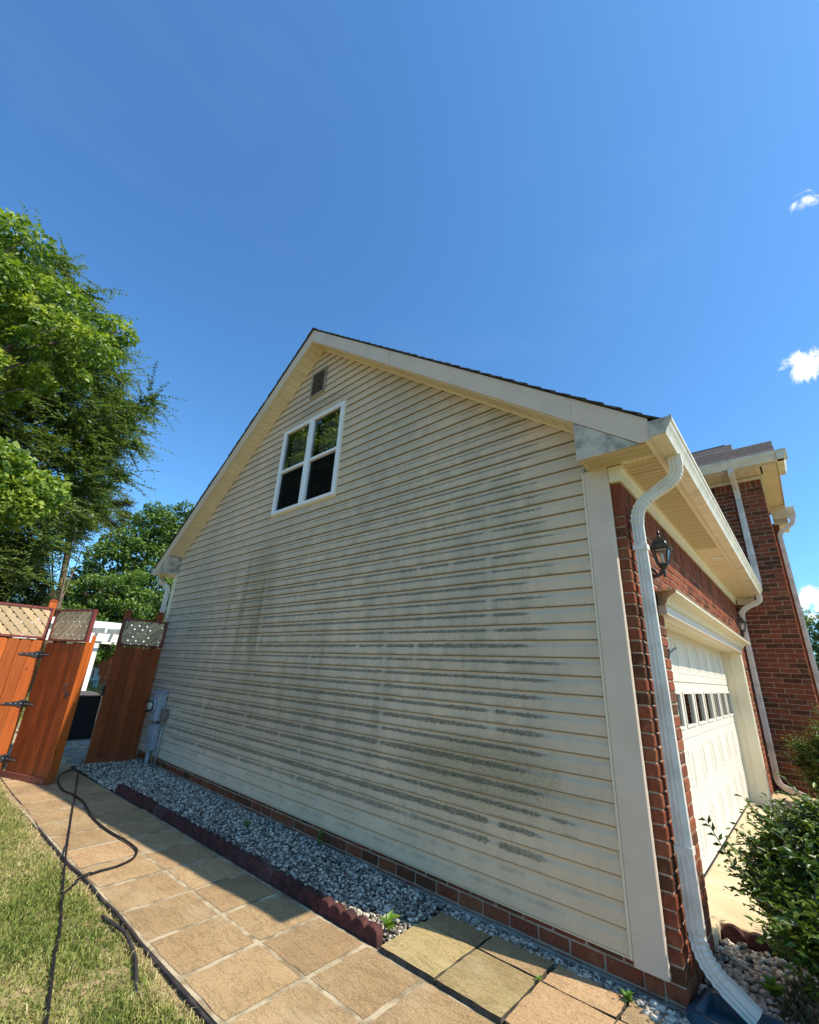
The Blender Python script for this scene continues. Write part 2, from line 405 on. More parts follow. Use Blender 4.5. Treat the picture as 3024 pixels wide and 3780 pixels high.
def paver_material(name, c1, c2, c3):
    m, g = mat(name)
    v = g.coord(True); vw = g.coord()
    n = g.noise(v, 3.0, 6, 0.62, 0.4); sp = g.noise(v, 95.0, 3, 0.75); ridge = g.noise(g.vm('MULTIPLY', v, (1.0, 3.5, 1)), 4.0, 6, 0.6, 1.2)
    r = g.m('FRACT', g.m('MULTIPLY', g.rand(), 5.7))
    col = g.mix(g.ss(n, 0.35, 0.66), (*c1, 1), (*c2, 1))
    col = g.mix(g.m('MULTIPLY', g.ss(r, 0.45, 0.95), 0.55), col, (*c3, 1))
    col = g.mix(g.m('MULTIPLY', g.ss(sp, 0.52, 0.72), 0.55), col, (0.60, 0.46, 0.28, 1))
    col = g.mix(g.m('MULTIPLY', g.ss(sp, 0.47, 0.33), 0.55), col, (0.13, 0.085, 0.045, 1))
    crack = g.m('SUBTRACT', 1.0, g.ss(g.m('ABSOLUTE', g.m('SUBTRACT', ridge, 0.52)), 0.0, 0.022))
    col = g.mix(g.m('MULTIPLY', crack, 0.16), col, (0.15, 0.10, 0.055, 1))
    st = g.noise(v, 1.3, 5, 0.6)
    col = g.mix(g.m('MULTIPLY', g.ss(st, 0.50, 0.72), 0.45), col, (0.24, 0.165, 0.085, 1))
    pale = g.noise(g.vm('ADD', v, (7.7, 3.1, 0)), 1.7, 6, 0.65)
    col = g.mix(g.m('MULTIPLY', g.ss(pale, 0.52, 0.72), 0.5), col, (0.54, 0.42, 0.26, 1))
    kk = g.lin(g.m('FRACT', g.m('MULTIPLY', g.rand(), 17.3)), 0, 1, 0.86, 1.12)
    col = g.mix(1.0, col, g.n('ShaderNodeCombineColor', {0: kk, 1: kk, 2: kk}).outputs[0], 'MULTIPLY')
    h = g.m('ADD', g.m('ADD', g.m('MULTIPLY', n, 1.2), g.m('MULTIPLY', ridge, 1.5)), g.m('SUBTRACT', g.m('MULTIPLY', sp, 0.55), g.m('MULTIPLY', crack, 0.25)))
    g.out(g.principled(col, 0.88, g.bump(h, 0.65, 0.012), 0.2))
    return m

def leaf_material(name, dark, mid, bright, trans=0.35, rough=0.45, spec=0.4):
    m, g = mat(name)
    r = g.attr()
    nd = g.n('ShaderNodeValToRGB', {0: r}); cr = nd.color_ramp
    cr.elements[0].color = (*dark, 1); cr.elements[1].color = (*bright, 1); e = cr.elements.new(0.5); e.color = (*mid, 1)
    p = g.principled(nd.outputs[0], rough, None, spec)
    tcol = g.mix(1.0, nd.outputs[0], (1.25, 1.35, 0.55, 1), 'MULTIPLY')
    t = g.n('ShaderNodeBsdfTranslucent', {'Color': tcol}).outputs[0]
    g.out(g.n('ShaderNodeMixShader', {0: trans, 1: p, 2: t}).outputs[0])
    return m

def glass_material(name, tint=(0.9, 0.95, 0.93), ior=1.6, rough=0.01, wav=0.0):
    m, g = mat(name)
    fr = g.n('ShaderNodeFresnel', {'IOR': ior}).outputs[0]
    gl = g.n('ShaderNodeBsdfGlossy', {'Color': (1, 1, 1, 1), 'Roughness': rough}).outputs[0]
    tr = g.n('ShaderNodeBsdfTransparent', {'Color': (*tint, 1)}).outputs[0]
    g.out(g.n('ShaderNodeMixShader', {0: fr, 1: tr, 2: gl}).outputs[0])
    return m
def screen_material():
    m, g = mat('insect_screen')
    tr = g.n('ShaderNodeBsdfTransparent', {'Color': (0.62, 0.64, 0.63, 1)}).outputs[0]
    df = g.n('ShaderNodeBsdfDiffuse', {'Color': (0.018, 0.02, 0.02, 1)}).outputs[0]
    g.out(g.n('ShaderNodeMixShader', {0: 0.25, 1: tr, 2: df}).outputs[0])
    return m
def vent_soffit_material():
    m, g = mat('vented_soffit')
    v = g.coord()
    bt = g.n('ShaderNodeTexBrick', {'Vector': g.vm('MULTIPLY', v, (1, 1, 0)), 'Scale': 1.0, 'Mortar Size': 0.0045, 'Mortar Smooth': 0.6, 'Brick Width': 0.034, 'Row Height': 0.0115}, offset=0.5)
    col = g.mix(bt.outputs['Fac'], (0.78, 0.655, 0.41, 1), (0.42, 0.33, 0.17, 1))
    g.out(g.principled(col, 0.5, g.bump(bt.outputs['Fac'], 0.6, 0.006), 0.4))
    return m
def grass_material():
    m, g = mat('grass_blades')
    nd = g.n('ShaderNodeValToRGB', {0: g.attr()}); cr = nd.color_ramp
    cr.elements[0].color = (0.12, 0.17, 0.030, 1); cr.elements[1].color = (0.66, 0.51, 0.28, 1)
    for p, c in ((0.33, (0.25, 0.29, 0.06)), (0.60, (0.42, 0.39, 0.13)), (0.82, (0.56, 0.45, 0.22))): e = cr.elements.new(p); e.color = (*c, 1)
    p = g.principled(nd.outputs[0], 0.6, None, 0.25)
    t = g.n('ShaderNodeBsdfTranslucent', {'Color': nd.outputs[0]}).outputs[0]
    g.out(g.n('ShaderNodeMixShader', {0: 0.3, 1: p, 2: t}).outputs[0])
    return m

M = {}
M['siding'] = siding_material()
M['brick'] = brick_material()
M['mortar'] = surf('mortar', (0.42, 0.300, 0.215), (0.31, 0.22, 0.155), 9, 0.95, 0.5, 90, 0.1, 0.0)
M['trim'] = surf('white_trim', (0.655, 0.520, 0.390), (0.62, 0.485, 0.36), 3, 0.45, 0.05, 120, 0.4, 0.03, grime=0.32, grime_col=(0.36, 0.35, 0.30))
M['trim_dirty'] = surf('mildewed_trim', (0.55, 0.48, 0.365), (0.49, 0.425, 0.32), 4, 0.5, 0.05, 120, 0.4, 0.03, grime=0.80, grime_col=(0.17, 0.165, 0.14), gs=7.0, glo=0.42)
M['soffit'] = surf('cream_soffit', (0.74, 0.625, 0.425), (0.70, 0.585, 0.395), 5, 0.5, 0.0, 60, 0.4, 0.05, grime=0.10, grime_col=(0.35, 0.30, 0.2))
M['soffit_vent'] = vent_soffit_material()
M['cream'] = surf('cream_trim', (0.72, 0.65, 0.47), (0.69, 0.61, 0.43), 4, 0.45, 0.0, 60, 0.4, 0.04, grime=0.12, grime_col=(0.4, 0.35, 0.25))
M['door'] = surf('cream_door', (0.66, 0.605, 0.50), (0.63, 0.57, 0.465), 5, 0.5, 0.08, 220, 0.4, 0.02)
M['gutter'] = surf('gutter_enamel', (0.72, 0.655, 0.50), (0.65, 0.58, 0.43), 7, 0.4, 0.0, 60, 0.5, 0.02, grime=0.45, grime_col=(0.30, 0.26, 0.19), gs=5.0, glo=0.46)
M['downspout'] = surf('downspout_enamel', (0.70, 0.655, 0.57), (0.64, 0.59, 0.50), 6, 0.38, 0.04, 40, 0.5, 0.03, grime=0.45, grime_col=(0.33, 0.29, 0.23), gs=6.0, glo=0.46)
M['window_white'] = surf('white_vinyl', (0.80, 0.81, 0.82), (0.76, 0.77, 0.78), 6, 0.4, 0.0, 60, 0.45, 0.02)
M['shingle'] = surf('asphalt_shingle', (0.105, 0.090, 0.078), (0.055, 0.048, 0.044), 30, 0.95, 0.9, 260, 0.1, 0.25)
M['shingle_far'] = surf('weathered_shingle', (0.20, 0.165, 0.14), (0.13, 0.108, 0.095), 22, 0.95, 0.7, 200, 0.1, 0.22)
M['vent_grey'] = surf('dusty_vent', (0.30, 0.27, 0.215), (0.22, 0.20, 0.16), 9, 0.7)
M['dark'] = surf('dark_interior', (0.022, 0.021, 0.02), None, 5, 0.9)
M['room'] = surf('room_wall', (0.05, 0.048, 0.044), None, 5, 0.9)
M['blind'] = surf('window_blind', (0.82, 0.82, 0.78), None, 5, 0.6, vary=0.06)
M['glass'] = glass_material('window_glass', (0.88, 0.96, 0.90), 2.7)
M['glass_door'] = glass_material('garage_glass', (0.75, 0.78, 0.78), 1.9)
M['screen'] = screen_material()
M['concrete'] = surf('concrete', (0.30, 0.27, 0.22), (0.20, 0.18, 0.145), 12, 0.95, 0.5, 70, 0.15, 0.05)
M['drive'] = surf('driveway_concrete', (0.56, 0.45, 0.285), (0.49, 0.38, 0.215), 2.2, 0.9, 0.35, 90, 0.2, 0.0, stretch=(1, 2.2, 1), grime=0.25, grime_col=(0.33, 0.23, 0.12))
M['orange'] = wood_material('orange_stained_wood', (0.46, 0.108, 0.014), (0.38, 0.080, 0.010), (0.25, 0.048, 0.008))
M['brown'] = wood_material('brown_stained_wood', (0.31, 0.062, 0.009), (0.225, 0.042, 0.007), (0.095, 0.021, 0.006))
M['maroon'] = wood_material('maroon_stained_wood', (0.20, 0.045, 0.04), (0.155, 0.034, 0.03), (0.11, 0.028, 0.024), 0.5)
M['lattice'] = wood_material('tan_lattice_wood', (0.60, 0.44, 0.25), (0.53, 0.37, 0.20), (0.42, 0.28, 0.15), 0.65)
M['iron'] = surf('black_iron', (0.018, 0.018, 0.019), (0.03, 0.03, 0.032), 20, 0.42, 0.1, 90, 0.5, 0.1)
M['lantern'] = surf('black_lantern_metal', (0.016, 0.016, 0.017), (0.028, 0.026, 0.024), 20, 0.35, 0.1, 60, 0.5, 0.0)
M['lamp_glass'] = glass_material('lantern_glass', (0.93, 0.93, 0.9), 1.5, 0.05)
M['bulb'] = surf('frosted_bulb', (0.8, 0.78, 0.72), None, 5, 0.4)
M['meter'] = surf('grey_enamel_box', (0.34, 0.36, 0.385), (0.28, 0.30, 0.325), 7, 0.45, 0.06, 60, 0.45, 0.05, grime=0.2, grime_col=(0.2, 0.2, 0.19))
M['conduit'] = surf('grey_conduit', (0.33, 0.335, 0.34), (0.26, 0.265, 0.27), 7, 0.5, 0.0, 60, 0.4, 0.05)
M['beige_box'] = surf('tan_plastic_box', (0.20, 0.175, 0.13), (0.16, 0.14, 0.105), 7, 0.5)
M['wire'] = surf('tan_wire', (0.30, 0.21, 0.13), None, 7, 0.5)
M['rubber'] = surf('black_rubber', (0.012, 0.011, 0.012), (0.020, 0.017, 0.018), 25, 0.6, 0.1, 60, 0.25, 0.0)
M['edging'] = surf('black_plastic_edging', (0.030, 0.026, 0.027), (0.060, 0.048, 0.042), 16, 0.7, 0.3, 50, 0.25, 0.0, grime=0.7, grime_col=(0.22, 0.16, 0.10))
M['scallop'] = surf('maroon_concrete', (0.105, 0.040, 0.034), (0.055, 0.026, 0.025), 14, 0.95, 0.8, 60, 0.1, 0.12, grime=0.45, grime_col=(0.19, 0.14, 0.12))
M['splash'] = surf('teal_plastic', (0.018, 0.075, 0.105), (0.014, 0.055, 0.08), 6, 0.42, 0.1, 30, 0.45, 0.0, grime=0.3, grime_col=(0.10, 0.11, 0.10))
M['white_paint'] = surf('white_paint', (0.80, 0.79, 0.76), (0.74, 0.73, 0.70), 6, 0.5, 0.0, 60, 0.4, 0.03)
M['blue_paint'] = surf('pale_blue_paint', (0.42, 0.66, 0.70), None, 6, 0.5)
M['black_cover'] = surf('black_cover', (0.008, 0.008, 0.009), None, 6, 0.55)
M['slate'] = surf('dark_lid', (0.10, 0.085, 0.075), (0.07, 0.06, 0.055), 8, 0.6)
M['paver'] = paver_material('tan_stamped_paver', (0.43, 0.285, 0.142), (0.37, 0.235, 0.110), (0.44, 0.26, 0.128))
M['paver_y'] = paver_material('yellow_stone_slab', (0.43, 0.325, 0.145), (0.36, 0.26, 0.105), (0.38, 0.25, 0.12))
M['flag'] = surf('grey_flagstone', (0.30, 0.26, 0.21), (0.22, 0.19, 0.15), 5, 0.9, 0.5, 50, 0.2, 0.2)
M['slab_edge'] = surf('shaded_dirty_slab_edge', (0.11, 0.095, 0.07), (0.06, 0.052, 0.042), 20, 0.95, 0.5, 60, 0.1, 0.1)  # dark side faces: their shade is put into the colour, with moss and dirt
M['grout'] = surf('pale_grout', (0.52, 0.42, 0.27), (0.25, 0.185, 0.105), 9, 0.95, 0.6, 120, 0.1, 0.0)
M['soil'] = surf('lawn_soil', (0.38, 0.27, 0.145), (0.24, 0.20, 0.08), 5.0, 0.95, 0.6, 60, 0.1, 0.0)
M['lawn_far'] = surf('lawn_turf', (0.23, 0.215, 0.075), (0.31, 0.255, 0.115), 7.0, 0.95, 0.8, 150, 0.1, 0.0)
M['bed'] = surf('bed_soil', (0.07, 0.06, 0.048), (0.045, 0.038, 0.03), 14, 0.95, 0.6, 60, 0.1, 0.0)
def stone_mat():
    m, g = mat('white_marble_chips'); r = g.attr(); v = g.coord()
    nd = g.n('ShaderNodeValToRGB', {0: r}); cr = nd.color_ramp
    cr.elements[0].color = (0.085, 0.072, 0.056, 1); cr.elements[1].color = (0.84, 0.72, 0.56, 1); e = cr.elements.new(0.42); e.color = (0.43, 0.36, 0.275, 1)
    col = g.mix(g.m('MULTIPLY', g.ss(g.noise(v, 40, 3), 0.5, 0.7), 0.4), nd.outputs[0], (0.30, 0.28, 0.25, 1))
    g.out(g.principled(col, 0.75, g.bump(g.noise(v, 90, 3), 0.4, 0.006), 0.3)); return m
M['stones'] = stone_mat()
M['stones_red'] = M['stones']
M['bark'] = surf('tree_bark', (0.13, 0.10, 0.075), (0.07, 0.053, 0.042), 9, 0.95, 0.9, 40, 0.1, 0.1, stretch=(3, 3, 0.6))
M['bark_pine'] = surf('pine_bark', (0.26, 0.175, 0.125), (0.14, 0.095, 0.072), 9, 0.95, 0.9, 40, 0.1, 0.1, stretch=(3, 3, 0.8))
M['twig'] = surf('twig_bark', (0.12, 0.095, 0.06), None, 9, 0.9)
M['leaf_maple'] = leaf_material('maple_leaf', (0.055, 0.110, 0.018), (0.175, 0.26, 0.034), (0.50, 0.54, 0.11), 0.38)
M['leaf_elm'] = leaf_material('elm_leaf', (0.055, 0.100, 0.026), (0.125, 0.185, 0.048), (0.24, 0.29, 0.085), 0.34)
M['leaf_mid'] = leaf_material('back_maple_leaf', (0.030, 0.072, 0.013), (0.092, 0.165, 0.027), (0.22, 0.31, 0.06), 0.32)
M['leaf_dark'] = leaf_material('evergreen_needle', (0.030, 0.055, 0.018), (0.075, 0.105, 0.032), (0.16, 0.175, 0.06), 0.12)
M['leaf_pine'] = leaf_material('pine_needle', (0.030, 0.050, 0.022), (0.065, 0.082, 0.034), (0.13, 0.105, 0.055), 0.12)
M['leaf_bush'] = leaf_material('glossy_shrub_leaf', (0.020, 0.045, 0.010), (0.060, 0.105, 0.016), (0.19, 0.25, 0.035), 0.25, 0.36, 0.35)
M['leaf_weed'] = leaf_material('weed_leaf', (0.07, 0.16, 0.02), (0.13, 0.26, 0.035), (0.24, 0.38, 0.06), 0.4)
M['grass'] = grass_material()
# ------------------------------------------------------------------ the setting
def struct(o): o['kind'] = 'structure'; return o
def sk(x): return 0.024 * (x + 1.2)          # the path runs at a slight angle to the wall
g_ = MB(); GZ = -0.19
g_.add([(-400, -400, GZ), (400, -400, GZ), (400, 400, GZ), (-400, 400, GZ)], [(0, 1, 2, 3)])
struct(g_.build('ground', M['lawn_far']))
# near lawn soil, slightly uneven
xs = np.linspace(-7.1, 2.0, 92); ys = np.linspace(-4.6, -1.60, 46)
X, Y = np.meshgrid(xs, ys, indexing='ij')
Z = -0.178 + 0.008 * np.sin(X * 3.1 + Y * 2.3) + 0.006 * np.sin(X * 7.3 - Y * 5.1) + 0.004 * rng.standard_normal(X.shape)
Z = np.where(Y > -1.66, -0.178, Z)
idx = np.arange(X.size).reshape(X.shape)
F = np.stack([idx[:-1, :-1], idx[1:, :-1], idx[1:, 1:], idx[:-1, 1:]], -1).reshape(-1, 4)
lawn = struct(np_mesh('lawn', np.stack([X, Y + sk(X), Z], -1).reshape(-1, 3), F, M['soil'], smooth=True))

# path: base of pale grout, one slab per paver
def skew_box(mb, x0, x1, y0, y1, z0, z1):
    return mb.hexa([(x0, y0 + sk(x0), z0), (x1, y0 + sk(x1), z0), (x1, y1 + sk(x1), z0), (x0, y1 + sk(x0), z0),
                    (x0, y0 + sk(x0), z1), (x1, y0 + sk(x1), z1), (x1, y1 + sk(x1), z1), (x0, y1 + sk(x0), z1)])
mb = MB(); skew_box(mb, -4.5, 1.6, -1.585, -0.690, -0.23, -0.1590)
mb.hexa([(x_, y_ + sk(x_), z_) for (x_, y_, z_) in ((-12, -1.585, -.3), (-4.5, -1.585, -.3), (-4.5, -.690, -.3), (-12, -.690, -.3), (-12, -1.585, -.204), (-4.5, -1.585, -.159), (-4.5, -.690, -.159), (-12, -.690, -.204))])
path = struct(mb.build('path', M['grout']))
def slab(parent, m, x0, x1, y0, y1, zt, th, name='paver_slab', k=6):
    """a slab with a slightly uneven riven top and soft irregular edges"""
    nx = ny = k; V = []; cx = (x0 + x1) / 2; cy = (y0 + y1) / 2 + sk((x0 + x1) / 2)
    for i in range(nx + 1):
        for j in range(ny + 1):
            u = i / nx; w = j / ny; e = (i in (0, nx)) or (j in (0, ny))
            x = x0 + (x1 - x0) * u; y = y0 + (y1 - y0) * w
            if e: x += rnd.uniform(-.004, .004); y += rnd.uniform(-.004, .004)
            V.append((x - cx, y + sk(x) - cy, (-0.0022 if e else 0.0) + rnd.uniform(-.0012, .0012)))
    F = []; n = nx + 1
    for i in range(nx):
        for j in range(ny): F.append((i * n + j, (i + 1) * n + j, (i + 1) * n + j + 1, i * n + j + 1))
    ring = [i * n for i in range(n)] + [(n - 1) * n + j for j in range(1, n)] + [i * n + n - 1 for i in range(n - 2, -1, -1)] + [j for j in range(n - 2, 0, -1)]
    b = len(V)
    for r_ in ring: V.append((V[r_][0], V[r_][1], -th))
    for q in range(len(ring)):
        q2 = (q + 1) % len(ring); F.append((ring[q], b + q, b + q2, ring[q2]))
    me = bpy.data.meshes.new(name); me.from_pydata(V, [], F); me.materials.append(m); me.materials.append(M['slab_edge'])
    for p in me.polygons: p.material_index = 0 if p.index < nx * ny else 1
    o = link(name, me, parent, Vector((cx, cy, zt)) - origin_of(parent)); return o
G2 = 0.017
for i in range(-3, 26):
    x1 = -0.85 - 0.43 * i + 0.0; x0 = x1 - 0.43
    for (y0, y1) in ((-1.575, -1.130), (-1.128, -0.700)):
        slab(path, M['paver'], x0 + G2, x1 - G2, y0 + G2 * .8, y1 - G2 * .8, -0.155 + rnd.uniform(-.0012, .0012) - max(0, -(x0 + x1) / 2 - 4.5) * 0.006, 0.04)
# irregular flagstones behind the gate
mb = MB(); mb.add([(-13.5, -2.6, -.186), (-7.35, -1.62, -.184), (-7.35, 0.6, -.184), (-13.5, 1.6, -.186)], [(0, 1, 2, 3)])
patio = struct(mb.build('patio', M['grout']))
for i in range(9):
    for j in range(6):
        cx_, cy_ = -7.75 - i * 0.60 + (j % 2) * .22, -1.45 + j * 0.44
        if cx_ < -13.2 or (cx_ > -12.0 and cy_ < -0.75): continue
        pl = []
        for k in range(6):
            a_ = k * math.pi / 3 + rnd.uniform(-.2, .2); r_ = rnd.uniform(.85, 1.0); pl.append((cx_ + .31 * r_ * math.cos(a_), cy_ + .225 * r_ * math.sin(a_)))
        mb = MB(); mb.prism(pl, -.2, -.172 + rnd.uniform(-.003, .003), 'z'); mb.build('flagstone', M['flag'], patio, bevel=.006)
# raised stone slabs beside the wall
mb = MB(); skew_box(mb, -1.17, 1.5, -0.68, -0.14, -0.23, -0.158)
landing = struct(mb.build('paved_landing', M['bed']))
for i, (x0, x1) in enumerate(((-1.172, -0.788), (-0.777, -0.400), (-0.389, -0.02), (-0.01, 0.39), (0.40, 0.8), (0.81, 1.2))):
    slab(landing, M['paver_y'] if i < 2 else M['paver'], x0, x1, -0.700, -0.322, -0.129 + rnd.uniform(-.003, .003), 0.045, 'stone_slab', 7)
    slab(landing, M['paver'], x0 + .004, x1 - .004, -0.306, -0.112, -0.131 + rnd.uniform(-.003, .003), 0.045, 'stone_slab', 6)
# gravel bed floor and driveway
mb = MB(); mb.add([(-7.3, -0.86, -0.160), (-1.16, -0.70, -0.160), (-1.16, 0.02, -0.155), (-7.3, 0.02, -0.155)], [(0, 1, 2, 3)])
mb.add([(-1.16, -0.18, -0.156), (0.24, -0.14, -0.156), (0.24, 0.03, -0.156), (-1.16, 0.03, -0.156)], [(0, 1, 2, 3)])
mb.add([(0.20, -0.14, -0.156), (2.6, -0.14, -0.156), (2.6, 0.98, -0.146), (0.20, 0.98, -0.146)], [(0, 1, 2, 3)])
struct(mb.build('planting_bed', M['bed']))
mb = MB()
mb.hexa([(0.0, 0.99, -0.3), (9, 0.99, -0.5), (9, 6.2, -0.5), (0.0, 6.2, -0.3), (0.0, 0.99, -0.062), (9, 0.99, -0.20), (9, 6.2, -0.20), (0.0, 6.2, -0.062)])
mb.box(0.0, 0.232, 0.72, 0.99, -0.3, -0.064)
struct(mb.build('driveway', M['drive'], bevel=0.006))

# ------------------------------------------------------------------ the house
house = thing('house', 'cream vinyl-sided gabled garage wing with red brick front and mildew-streaked side wall', 'house', (0, 0, 0))
AX, AZ, SL = -3.64, 5.88, 0.757
XL, XR = -7.30, 0.0
def rk(x, top=AZ): return top - SL * abs(x - AX)
WX0, WX1, WZ0, WZ1 = -4.375, -2.945, 3.305, 4.685

# wall core with the window hole
mb = MB()
def core(poly): mb.prism(poly, 0.006, 0.10, 'y')
core([(XL, -0.02), (WX0 + .03, -0.02), (WX0 + .03, rk(WX0 + .03)), (XL, rk(XL))])
core([(WX1 - .03, -0.02), (0.16, -0.02), (0.16, rk(0.16)), (WX1 - .03, rk(WX1 - .03))])
core([(WX0 + .03, -0.02), (WX1 - .03, -0.02), (WX1 - .03, WZ0 + .03), (WX0 + .03, WZ0 + .03)])
core([(WX0 + .03, WZ1 - .03), (WX1 - .03, WZ1 - .03), (WX1 - .03, rk(WX1 - .03)), (AX, AZ), (WX0 + .03, rk(WX0 + .03))])
wall = mb.build('side_wall', M['cream'], house)

PROF = [(0.002, 0.0), (-0.0195, 0.0), (-0.0201, 0.004 / R), (-0.0182, 0.54), (-0.0166, 0.60), (-0.0134, 0.67), (-0.0100, 0.74), (-0.0076, 0.82), (-0.0060, 1.0)]
def clip_prof(z0, lo, hi):
    pts = [(y, z0 + t * R) for y, t in PROF]; out = []
    for i in range(len(pts) - 1):
        (ya, za), (yb, zb) = pts[i], pts[i + 1]
        if zb < lo or za > hi: continue
        def at(z): return (ya + (yb - ya) * ((z - za) / (zb - za) if zb > za else 0), z)
        a = (ya, za) if za >= lo else at(lo); b = (yb, zb) if zb <= hi else at(hi)
        if not out or out[-1] != a: out.append(a)
        out.append(b)
    return out
def plank_piece(mb, xa, xb, prof, dy):
    V = []; n = len(prof)
    for (y, z) in prof:
        a, b = xa, xb
        if z > rk(XL): a = max(a, AX - (AZ - z) / SL); b = min(b, AX + (AZ - z) / SL)
        if a > b: a = b = (a + b) / 2
        V += [(a, y + dy, z), (b, y + dy, z)]
    mb.add(V, [(2 * i, 2 * i + 1, 2 * i + 3, 2 * i + 2) for i in range(n - 1)])
nrow = int(math.ceil(AZ / R))
for pr in range(0, nrow, 2):
    off = rnd.uniform(-1.6, 1.6)
    seams = sorted([s for s in (-6.1 + off, -2.75 + off, 0.6 + off) if XL + 0.4 < s < XR - 0.4])
    if pr in (2, 4): seams = [-4.15, -0.86]
    if pr == 0: seams = [-4.4, -0.98]
    if pr == 8: seams = [-5.3, -2.0]
    ends = [XL] + seams + [XR]
    for k in (pr, pr + 1):
        if k >= nrow: continue
        z0, z1 = k * R, (k + 1) * R
        for q in range(len(ends) - 1):
            xa, xb = ends[q], ends[q + 1] + (0.012 if q < len(ends) - 2 else 0)
            dy = -0.0014 * (q % 2) + rnd.uniform(-.0007, .0007)
            if z1 > rk(XL):
                lo_, hi_ = AX - (AZ - z0) / SL, AX + (AZ - z0) / SL
                if xb < lo_ or xa > hi_: continue
            mb = MB()
            if z1 <= WZ0 or z0 >= WZ1 or xb <= WX0 or xa >= WX1:
                plank_piece(mb, xa, xb, clip_prof(z0, -9, min(99, AZ)), dy)
            else:
                if xa < WX0: plank_piece(mb, xa, min(xb, WX0), clip_prof(z0, -9, 99), dy)
                ma, mx = max(xa, WX0), min(xb, WX1)
                if z0 < WZ0: plank_piece(mb, ma, mx, clip_prof(z0, -9, WZ0), dy)
                elif z1 > WZ1: plank_piece(mb, ma, mx, clip_prof(z0, WZ1, 99), dy)
                elif mb.v: mb.build('siding_plank', M['siding'], wall); mb = MB()
                if xb > WX1: plank_piece(mb, max(xa, WX1), xb, clip_prof(z0, -9, 99), dy)
            if mb.v: mb.build('siding_plank', M['siding'], wall)

# corner board and channel
mb = MB(); mb.box(0.002, 0.166, -0.038, 0.0, -0.028, 2.787); mb.build('corner_board', M['trim'], house, bevel=0.005)
mb = MB(); mb.box(-0.018, 0.001, -0.030, 0.004, -0.008, 2.787); mb.build('corner_channel', M['cream'], house, bevel=0.004)
mb = MB(); mb.box(XL - 0.10, XL + 0.004, -0.030, 0.1, -0.02, 2.787); mb.build('corner_board', M['cream'], house, bevel=0.004)
# bottom starter strip
mb = MB(); mb.box(XL, -0.0, -0.010, 0.0, -0.012, -0.001); mb.build('starter_strip', M['cream'], house)

# ---- brickwork: every brick recorded, the largest in the picture become single objects
H, L, MT = 0.0745, 0.232, 0.0108
ZB = -0.118 - 2 * H
BR = []          # (centre, size(3), face normal axis)
def course_front(x, y0, y1, i, z0, z1, flip):
    pass
# garage front (faces +x at 0.23)
def run(i, a0, a1, start_half, L=L):
    """cut positions of one course between a0 and a1"""
    out = []; a = a0
    ln = (L / 2 if start_half else L)
    while a < a1 - 0.012:
        b = min(a + ln, a1)
        if a1 - b < 0.05: b = a1
        out.append((a, b)); a = b; ln = L
    return out
OY0, OY1, OZ = 0.735, 5.09, 1.89
XF = 0.23; ncs = 33
ztop = 2.668; zsold = ztop - 0.215
i = 0
while True:
    z0 = ZB + i * H
    if z0 + H > zsold + 0.02: break
    z1 = z0 + H
    spans = [(0.0, 6.27)] if z0 >= OZ - 0.03 else [(0.0, OY0), (OY1, 6.27)]
    for sp in spans:
        for (a, b) in run(i, sp[0], sp[1], i % 2 == 1):
            BR.append(((XF - 0.05, (a + b) / 2, (z0 + z1) / 2), (0.10, b - a - MT, H - MT), 'garage'))
    i += 1
zlast = ZB + i * H
y = 0.0
while y < 6.26:
    BR.append(((XF - 0.05, y + H / 2, (zlast + ztop) / 2), (0.10, H - MT, ztop - zlast - MT), 'garage')); y += H
# gable-side return (the corner bricks already show their ends) and the base under the siding
YB = 0.0015
for i in range(0, 4):
    z0 = ZB + i * H; z1 = z0 + H
    for (a, b) in run(i, 0.0, 7.28 + 0.13, i % 2 == 0, 0.193):
        BR.append(((0.13 - (a + b) / 2 + 0.0, YB + 0.05, (z0 + z1) / 2), (b - a - MT, 0.10, H - MT), 'base'))
# two-storey wing: side wall (faces -y at 6.28) and the front corner (faces +x at 0.97)
YW, XW, WTOP = 6.28, 0.968, 4.925
i = 0
while True:
    z0 = ZB + i * H; z1 = z0 + H
    if z1 > WTOP - 0.20: break
    for (a, b) in run(i, 0.0, 1.30, i % 2 == 1):
        BR.append(((XW - (a + b) / 2, YW + 0.05, (z0 + z1) / 2), (b - a - MT, 0.10, H - MT), 'wing'))
    for (a, b) in run(i, 0.0 if i % 2 == 1 else 0.10, 2.2, i % 2 == 0):
        if a < 0.101: a = 0.101
        BR.append(((XW - 0.05, YW + (a + b) / 2, (z0 + z1) / 2), (0.10, b - a - MT, H - MT), 'wing'))
    i += 1
zl = ZB + i * H; x = XW
while x > -0.2:
    BR.append(((x - H / 2, YW + 0.05, (zl + WTOP) / 2), (H - MT, 0.10, WTOP - zl - MT), 'wing')); x -= H

brick_wall = MB()
brick_wall.box(0.135, XF - 0.007, 0.013, OY0 - 0.010, ZB - 0.1, ztop - .002).box(0.135, XF - 0.007, OY1 + 0.010, 6.275, ZB - 0.1, ztop - .002).box(0.1351, XF - 0.0071, OY0 - .004, OY1 + .004, OZ - 0.02, ztop - .003)
brick_wall.box(XL - .02, 0.1349, YB + 0.007, 0.10, ZB - 0.1, 0.032)
brick_wall.box(-0.35, XW - 0.0125, YW + 0.007, YW + 0.098, ZB - .1, WTOP).box(XW - 0.098, XW - 0.0070, YW + 0.0985, YW + 2.3, ZB - .1, WTOP)
brick_wall = brick_wall.build('brick_wall', M['mortar'], house)
_R = (rotz(math.radians(42.12368)) @ rotx(math.radians(110.26497)) @ rotz(math.radians(2.87525)))
_Rt = _R.transposed(); _C = Vector((0.98486, -3.01851, 1.34721))
def px(p):
    d = _Rt @ (Vector(p) - _C)
    return (1512 + 1591.2 * d.x / -d.z, 1890 - 1591.2 * d.y / -d.z) if d.z < -0.05 else None
